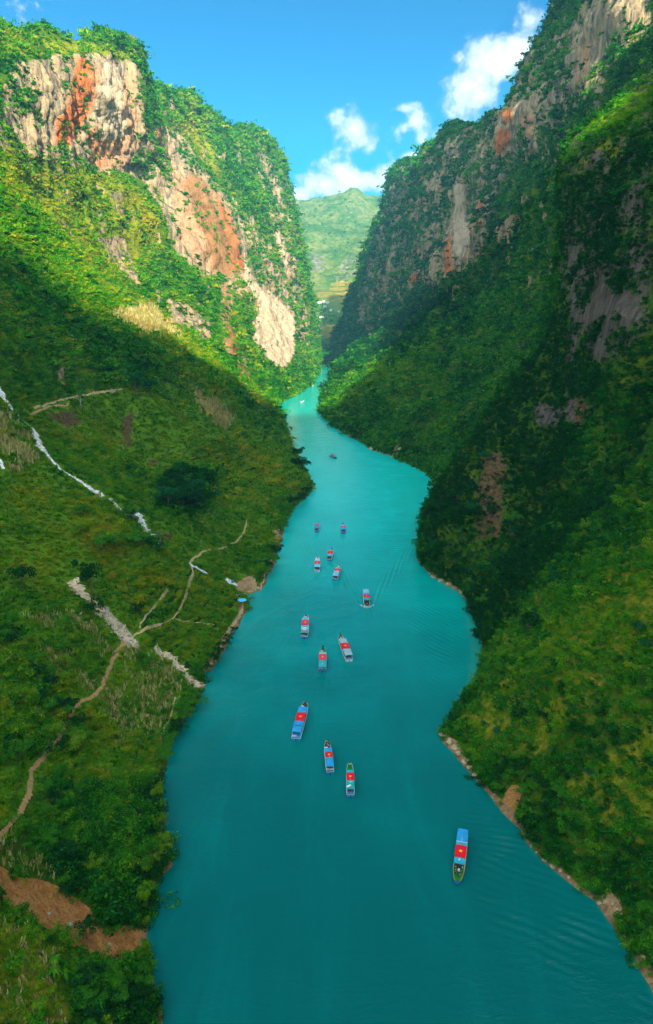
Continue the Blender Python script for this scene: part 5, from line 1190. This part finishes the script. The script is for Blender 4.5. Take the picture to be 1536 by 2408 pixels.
for px, py in ((600,1388),(606,1382),(594,1392),(598,1368),(588,1362),(612,1386)): boulder(px, py, rr.uniform(.6, 1.2), 0, 'pale boulder on the bare landing place by the water', 'boulders at the landing', left)
for px, py in ((474,1617),(470,1608),(462,1602),(452,1600),(446,1594),(478,1612),(468,1590),(473,1584)): boulder(px, py, rr.uniform(.7, 1.5), 0, 'tan boulder where the pale gully reaches the water', 'boulders at the gully mouth', left)
for px, py in ((432,1578),(424,1570),(438,1586),(412,1560),(404,1552),(390,1546),(380,1540)): boulder(px, py, rr.uniform(.5, 1.0), 1, 'grey white boulder strewn along the lower stony gully', 'boulders in the lower gully', left)
for px, py in ((318,1518),(322,1510),(312,1522),(300,1512),(306,1506),(286,1500),(274,1482),(262,1468),(254,1450),(242,1434)): boulder(px, py, rr.uniform(.4, .9), 1, 'pale stone lying in the upper stony gully', 'stones in the upper gully', left)
boulder(164, 2176, .75, 1, 'white grey stone lying on the lower landslide', None, left); boulder(115, 2148, .4, 1, 'small round grey stone on the upper landslide', None, left); boulder(258, 2220, .5, 1, 'flat white stone near the foot of the landslide', None, left)
for px, py in ((140,1452),(190,1442),(145,1520),(268,1532),(196,1588),(282,1770)): boulder(px, py, rr.uniform(.6, 1.1), 1, 'dark grey rock sticking out of the dry maize field', 'rocks in the maize field', left)
for px, py in ((872,1056),(884,1060),(898,1064),(912,1068),(926,1072),(936,1066),(940,1056)): boulder(px, py, rr.uniform(2.0, 3.4), 0, 'tan rock in the pale ledge on the far right shore', 'rocks on the far right ledge', right)
for px, py in ((1022,1358),(1038,1366),(1054,1374),(1070,1382),(1086,1394),(1094,1402),(1010,1350)): boulder(px, py, rr.uniform(1.2, 2.2), 0, 'tan rock at the waterline below the dark right hand cliff', 'rocks under the right cliff', right)
for px, py in ((1050,1728),(1058,1742),(1070,1758),(1082,1772),(1094,1788),(1106,1804),(1120,1822),(1134,1836),(1052,1716)): boulder(px, py, rr.uniform(.8, 1.6), 0, 'tan rock in the ledge at the tip of the right spur', 'rocks at the right spur tip', right)
for px, py in ((1250,1990),(1262,2004),(1282,2022),(1300,2036),(1318,2046),(1338,2062),(1362,2088)): boulder(px, py, rr.uniform(.4, .8), 0, 'brown rock at the lower right waterline under leafy shrubs', 'rocks along the lower right shore', right)
for px, py in ((1408,2112),(1418,2106),(1430,2112),(1442,2124),(1452,2138),(1462,2150),(1424,2120),(1410,2122)): boulder(px, py, rr.uniform(.45, 1.0), 0, 'pale rock in the outcrop at the lower right shore', 'rocks in the lower right outcrop', right)
for px, py in ((1470,2200),(1484,2214),(1498,2230),(1512,2250),(1526,2272)): boulder(px, py, rr.uniform(.4, .8), 0, 'dark brown rock at the waterline nearest the bottom right corner', 'rocks by the bottom right corner', right)
for px, py in ((672,941),(686,934),(700,921),(722,909),(735,906)): boulder(px, py, rr.uniform(1.8, 3), 0, 'pale rock at the foot of the sunlit left cliff', 'rocks under the sunlit left cliff', left)
for px, py in ((753,955),(758,962),(763,972),(772,982)): boulder(px, py, rr.uniform(3, 4.5), 0, 'sunlit orange rock at the tip of the right far spur', 'rocks at the sunlit right spur', right)

# ------------------------------------------------------------------ trees that stand out one by one
BARK = mat('bark', (.16, .12, .08), .9, .1, var=.3, bscale=10); PALEBARK = mat('pale_bark', (.55, .52, .46), .9, .1, var=.2, bscale=10)
def crown_mat(name, c0, c1):
    m = bpy.data.materials.new(name); m.use_nodes = True; N = NT(m.node_tree); b = N.n['Principled BSDF']
    rnd = N.add('ShaderNodeNewGeometry').outputs['Random Per Island']; c = N.ramp(rnd, [(0, c0), (1, c1)]); N.l.new(c, b.inputs['Base Color']); b.inputs['Roughness'].default_value = .65; b.inputs['Specular IOR Level'].default_value = .07
    tr = N.add('ShaderNodeBsdfTranslucent'); N.l.new(c, tr.inputs[0]); mx = N.add('ShaderNodeMixShader'); mx.inputs[0].default_value = .4; N.l.new(b.outputs[0], mx.inputs[1]); N.l.new(tr.outputs[0], mx.inputs[2]); N.l.new(mx.outputs[0], N.n['Material Output'].inputs[0]); return m
CR = dict(dark=crown_mat('crown_dark', (.003, .045, .008), (.012, .11, .014)), mid=crown_mat('crown_mid', (.02, .17, .008), (.07, .30, .01)), light=crown_mat('crown_light', (.07, .25, .006), (.22, .38, .01)), blue=crown_mat('crown_bluish', (.006, .09, .025), (.02, .17, .045)))
def trunk_mesh(h, r, seed, limbs=5, name='trunk'):
    rs = random.Random(seed); mb = MB(); x = y_ = 0; pts = [(0, 0, -.6)]
    for k in range(1, 5): x += rs.uniform(-.06, .06)*h*.3; y_ += rs.uniform(-.06, .06)*h*.3; pts.append((x, y_, h*k/4))
    mb.tube(pts, [r*1.25, r, r*.85, r*.65, r*.3], 7)
    for k in range(limbs):
        a = rs.uniform(0, 6.28); z = h*rs.uniform(.45, .85); l = h*rs.uniform(.25, .42); s0 = Vector(pts[min(4, int(z/h*4)+0)]); s0.z = z
        mb.tube([tuple(s0), (s0.x+math.cos(a)*l*.5, s0.y+math.sin(a)*l*.5, z+l*.35), (s0.x+math.cos(a)*l, s0.y+math.sin(a)*l, z+l*.6)], [r*.45, r*.3, r*.12], 5)
    return mb.mesh(name, True)
TREES = {}
for kind, h, r, sh, n, leaf in (('round', 3.4, .16, (2.3, 2.2, 2.0), 1300, .115), ('tall', 6.0, .17, (1.9, 1.9, 2.7), 1200, .115), ('spread', 2.8, .2, (3.0, 2.8, 1.9), 1400, .105), ('sparse', 6.8, .13, (1.7, 1.6, 1.3), 200, .2)):
    for v in range(2):
        tm = trunk_mesh(h, r, v*7+len(kind)); tm.materials.append(PALEBARK if kind == 'sparse' else BARK)
        V = leaf_clump(n, leaf, (1, 1, 1), 50+v*5+len(kind))*np.array(sh) + np.array([0, 0, h*.78])
        TREES[kind, v] = (tm, quads_mesh('crown', V))
tr_rng = random.Random(77)
TONE = dict(dark='very dark green', mid='mid green', light='bright yellowish green', blue='bluish green'); SHAPE = dict(round='round crowned', tall='tall narrow', spread='broad flat crowned', sparse='thin crowned')
def tree(px, py, kind, tone, size, label, group=None, ob=None):
    h = hit(px, py, (ob,) if ob else None)
    if not h: return
    if group: label = TONE[tone]+' '+SHAPE[kind]+' '+label[label.index('tree'):]
    tm, cm = TREES[kind, tr_rng.randrange(2)]; t = empty('tree', h[0], tr_rng.uniform(0, 6.28), size*.78*tr_rng.uniform(.85, 1.15)); tag(t, label, 'tree', group)
    link('trunk', tm, t); c = link('crown', cm, t)
    if len(cm.materials) == 0: cm.materials.append(CR['mid'])
    c.material_slots[0].link = 'OBJECT'; c.material_slots[0].material = CR[tone]
tree(192, 1640-675, 'sparse', 'mid', 2.2, 'slender tree with a bare pale trunk beside the upper waterfall', None, left)
tree(216, 1418, 'tall', 'dark', 1.9, 'dark bushy tree growing across the pale stony gully', None, left)
tree(222, 1450, 'round', 'dark', 1.3, 'low dark tree at the lower edge of the stony gully tree', None, left)
tree(328, 1446, 'round', 'dark', 1.25, 'single round dark tree beside the trail fork on the field', None, left)
tree(322, 1292, 'spread', 'mid', 1.9, 'spreading tree with its trunk in view at the grove edge', None, left)
tree(55, 1388, 'round', 'dark', 1.9, 'dark lone tree on the dry meadow near the left frame edge', None, left)
tree(368, 1305, 'round', 'blue', 1.9, 'bluish green tree where the white stream disappears', None, left)
tree(320, 935, 'tall', 'blue', 2.6, 'dark upright tree on the shaded slope above the fields', None, left)
tree(355, 1420-490, 'round', 'blue', 2.6, 'bluish round tree on the shaded slope right of the upright one', None, left)
for px, py in ((392,1190),(410,1200),(430,1205),(450,1205),(470,1195),(485,1180),(400,1165),(422,1160),(445,1165),(465,1155),(480,1140),(435,1140),(410,1140)): tree(px+tr_rng.uniform(-16, 16), py+tr_rng.uniform(-10, 6), tr_rng.choice(('round', 'round', 'spread')), tr_rng.choice(('dark', 'dark', 'blue')), tr_rng.uniform(1.3, 2.5), 'dark tree in the dense grove above the landing', 'trees of the dark grove', left)
for px, py in ((402,1748),(412,1735),(420,1718),(430,1700),(440,1690),(428,1680),(452,1668),(462,1650),(470,1640),(415,1755),(396,1770),(386,1790)): tree(px, py, tr_rng.choice(('round', 'spread')), tr_rng.choice(('mid', 'dark')), tr_rng.uniform(.8, 1.25), 'leafy tree leaning over the water below the maize field', 'trees on the bank below the maize', left)
for px, py in ((374,1850),(368,1875),(372,1905),(366,1930),(384,1995),(392,2015),(380,2022),(372,2050),(360,2075),(350,2110),(345,2150),(360,2040),(376,1960),(350,1890)): tree(px, py, tr_rng.choice(('round', 'spread', 'tall')), tr_rng.choice(('mid', 'light', 'dark')), tr_rng.uniform(.7, 1.1), 'leafy tree overhanging the lower left water edge above the landslide', 'trees on the lower left bank', left)
for px, py in ((515,1545),(525,1530),(540,1510),(505,1560),(490,1580),(552,1492)): tree(px, py, 'round', 'dark', tr_rng.uniform(.8, 1.2), 'dark tree at the water edge below the green field', 'trees below the green field', left)
for px, py in ((690,1195),(700,1188),(712,1178),(722,1168),(678,1212),(672,1228),(668,1250),(640,1335),(632,1345),(650,1310),(626,1358)): tree(px, py, 'round', tr_rng.choice(('dark', 'mid')), tr_rng.uniform(1.3, 1.9), 'dark green tree along the left shore between landing and spur', 'trees between landing and spur', left)
for px, py in ((705,1105),(700,1080),(694,1060),(686,1040),(676,1015),(664,995),(655,975),(712,1112)): tree(px, py, 'round', 'dark', tr_rng.uniform(2.2, 3.0), 'shaded tree on the left shore above the spur tip', 'trees above the left spur', left)
for k in range(42):
    px, py = tr_rng.uniform(100, 370), tr_rng.uniform(1850, 2180)
    if py > 2010 + (px)*.42: continue
    tree(px, py, tr_rng.choice(('round', 'spread', 'tall')), tr_rng.choice(('mid', 'light', 'dark', 'mid')), tr_rng.uniform(.6, .95), 'broad leaved tree in the thicket above the landslide', 'thicket above the landslide', left)
for k in range(22):
    px, py = tr_rng.uniform(200, 335), tr_rng.uniform(2300, 2420); tree(px, py, tr_rng.choice(('round', 'spread')), tr_rng.choice(('mid', 'dark', 'dark')), tr_rng.uniform(.55, .85), 'dark green tree in the thicket below the landslide', 'thicket below the landslide', left)
tree(204, 2208, 'round', 'dark', .95, 'dark bushy tree growing out of the middle of the landslide', None, left); tree(155, 2110, 'round', 'dark', .6, 'small dark tree at the upper edge of the landslide', None, left)
for k in range(14):
    px, py = tr_rng.uniform(150, 375), tr_rng.uniform(1170, 1370)
    if py > 1130+px*.75 or py < 1000+px*.72: continue
    tree(px, py, tr_rng.choice(('round', 'spread')), tr_rng.choice(('mid', 'dark', 'light')), tr_rng.uniform(1.3, 1.9), 'broad leaved tree in the grove left of the white stream', 'grove left of the stream', left)
for k in range(30):
    px, py = tr_rng.uniform(5, 190), tr_rng.uniform(1480, 1800); tree(px, py, tr_rng.choice(('round', 'spread', 'round')), tr_rng.choice(('mid', 'light', 'dark')), tr_rng.uniform(.8, 1.2), 'broad leaved tree in the wood left of the brown trail', 'wood left of the trail', left)
for k in range(24):
    px = tr_rng.uniform(1100, 1530); py = 1180+(1536-px)*1.05+tr_rng.uniform(60, 520)
    tree(px, py, tr_rng.choice(('round', 'spread')), tr_rng.choice(('mid', 'dark', 'blue', 'light')), tr_rng.uniform(.5, .85), 'bushy tree standing out on the olive near right slope', 'trees on the near right slope', right)
for k in range(20):
    px = tr_rng.uniform(1130, 1530); py = 1850+(px-1130)*.8-tr_rng.uniform(0, 130); tree(px, py, tr_rng.choice(('round', 'spread')), tr_rng.choice(('mid', 'dark', 'mid')), tr_rng.uniform(.45, .75), 'leafy tree along the lower right shore', 'trees along the lower right shore', right)
for k in range(34):
    py = tr_rng.uniform(1090, 1560); px = tr_rng.uniform(1010, 1330)
    tree(px, py, tr_rng.choice(('round', 'spread')), tr_rng.choice(('mid', 'dark', 'dark', 'blue')), tr_rng.uniform(1.1, 1.7), 'dark leaved tree on the steep slope under the right hand cliff', 'trees under the right cliff', right)

# banana plants
def banana(px, py, size, label):
    h = hit(px, py, (left,) if px < 768 else (right,))
    if not h: return
    t = empty('banana_plant', h[0], tr_rng.uniform(0, 6), size); tag(t, label, 'plant', 'banana plants'); MB().tube([(0, 0, -.3), (.05, 0, 1.0), (.05, .03, 1.9)], [.16, .13, .09], 7).build('stem', CR['mid'], t)
    for k in range(9):
        a = k*2.4+tr_rng.uniform(-.3, .3); l = tr_rng.uniform(1.7, 2.4); ca, sa = math.cos(a), math.sin(a); rg = []
        for q in np.linspace(0, 1, 7):
            r_ = l*q; z = 1.8+1.1*q-2.2*q*q; w = .30*math.sin(min(1, q*1.1+.05)*pi)**.6+.02; rg.append([(ca*r_-sa*w, sa*r_+ca*w, z-.06), (ca*r_, sa*r_, z), (ca*r_+sa*w, sa*r_-ca*w, z-.06), (ca*r_, sa*r_, z-.03)])
        MB().loft(rg, True).build('leaf', CR['mid'] if k < 7 else CR['light'], t)
banana(131, 2268, .75, 'uppermost of the three banana plants beside the dark lower thicket'); banana(128, 2293, .75, 'lower left one of the three banana plants, with yellowed leaves'); banana(152, 2300, .7, 'lower right one of the three banana plants')
banana(1476, 2092, .75, 'lone banana plant among dark shrubs above the lower right shore')

# ------------------------------------------------------------------ houses far up the valley
def houses():
    hm = bpy.data.objects['far_valley_side']; rs = random.Random(3)
    for px, py, w, lb in ((752,712,14,'white house at the left end of the far hamlet'), (762,710,10,'small white house in the middle row of the far hamlet'), (770,712,12,'pale house at the right end of the far hamlet'), (764,722,12,'whitewashed house below the far hamlet row'), (778,730,9,'small house on the terraces right of the far hamlet'),
                          (757,747,16,'long white building alone below the far hamlet'), (766,747,12,'white building joined to the long one below the far hamlet'), (738,757,8,'tiny house on the left terraces of the far valley'), (797,733,7,'tiny house under the trees at the right of the far valley')):
        h = hit(px, py, (hm,))
        if not h: continue
        t = empty('house', h[0], rs.uniform(-.3, .3)); tag(t, lb, 'house', 'houses of the far hamlet'); d, hh = 7.0, 5.0
        MB().box((0, 0, hh/2-1), (w, d, hh+2)).build('wall', WHITE, t)
        MB().prism([(-w/2-.5, -d/2-.5), (w/2+.5, -d/2-.5), (w/2+.5, d/2+.5), (-w/2-.5, d/2+.5)], hh, lambda x_, y_: hh+.2+ (0 if abs(y_) > 1 else 2)).build('roof', mat('tin_roof', (.5, .42, .38), .6), t)
        for k in (-1, 1): MB().box((k*w*.28, -d/2-.03, 2.2), (1.6, .1, 1.6)).build('window', DARK, t)
        MB().box((0, -d/2-.03, 1.3), (1.4, .1, 2.6)).build('door', mat('door_brown', (.2, .09, .04), .6), t)
houses()
# trees among the far fields
def far_trees():
    rs = np.random.default_rng(5); px, py, _ = project(HP); w = (in_view(HP, 60))*(.12 + .9*in_poly(px, py, [(700,712),(830,712),(830,850),(720,850),(700,760)], 10) + .5*sm(fbm(HP/np.array([90, 90, 90.]), 3), .0, .5))*(1-HFLD*.85)*(HP[..., 2] > 2)*.0012
    Q, a, n = sample_sheet(HP, {}, HP, None, w, rs); q = len(Q); s = rs.uniform(4, 9, q)
    scatter('valley_trees', Q, np.stack([s, s, s], 1), np.clip(rs.normal(.45, .12, q), 0, 1), np.stack([q*[0], q*[0], rs.uniform(0, 6, q)], 1), FARB, rs.integers(0, 3, q)); print('far trees', q)
far_trees()
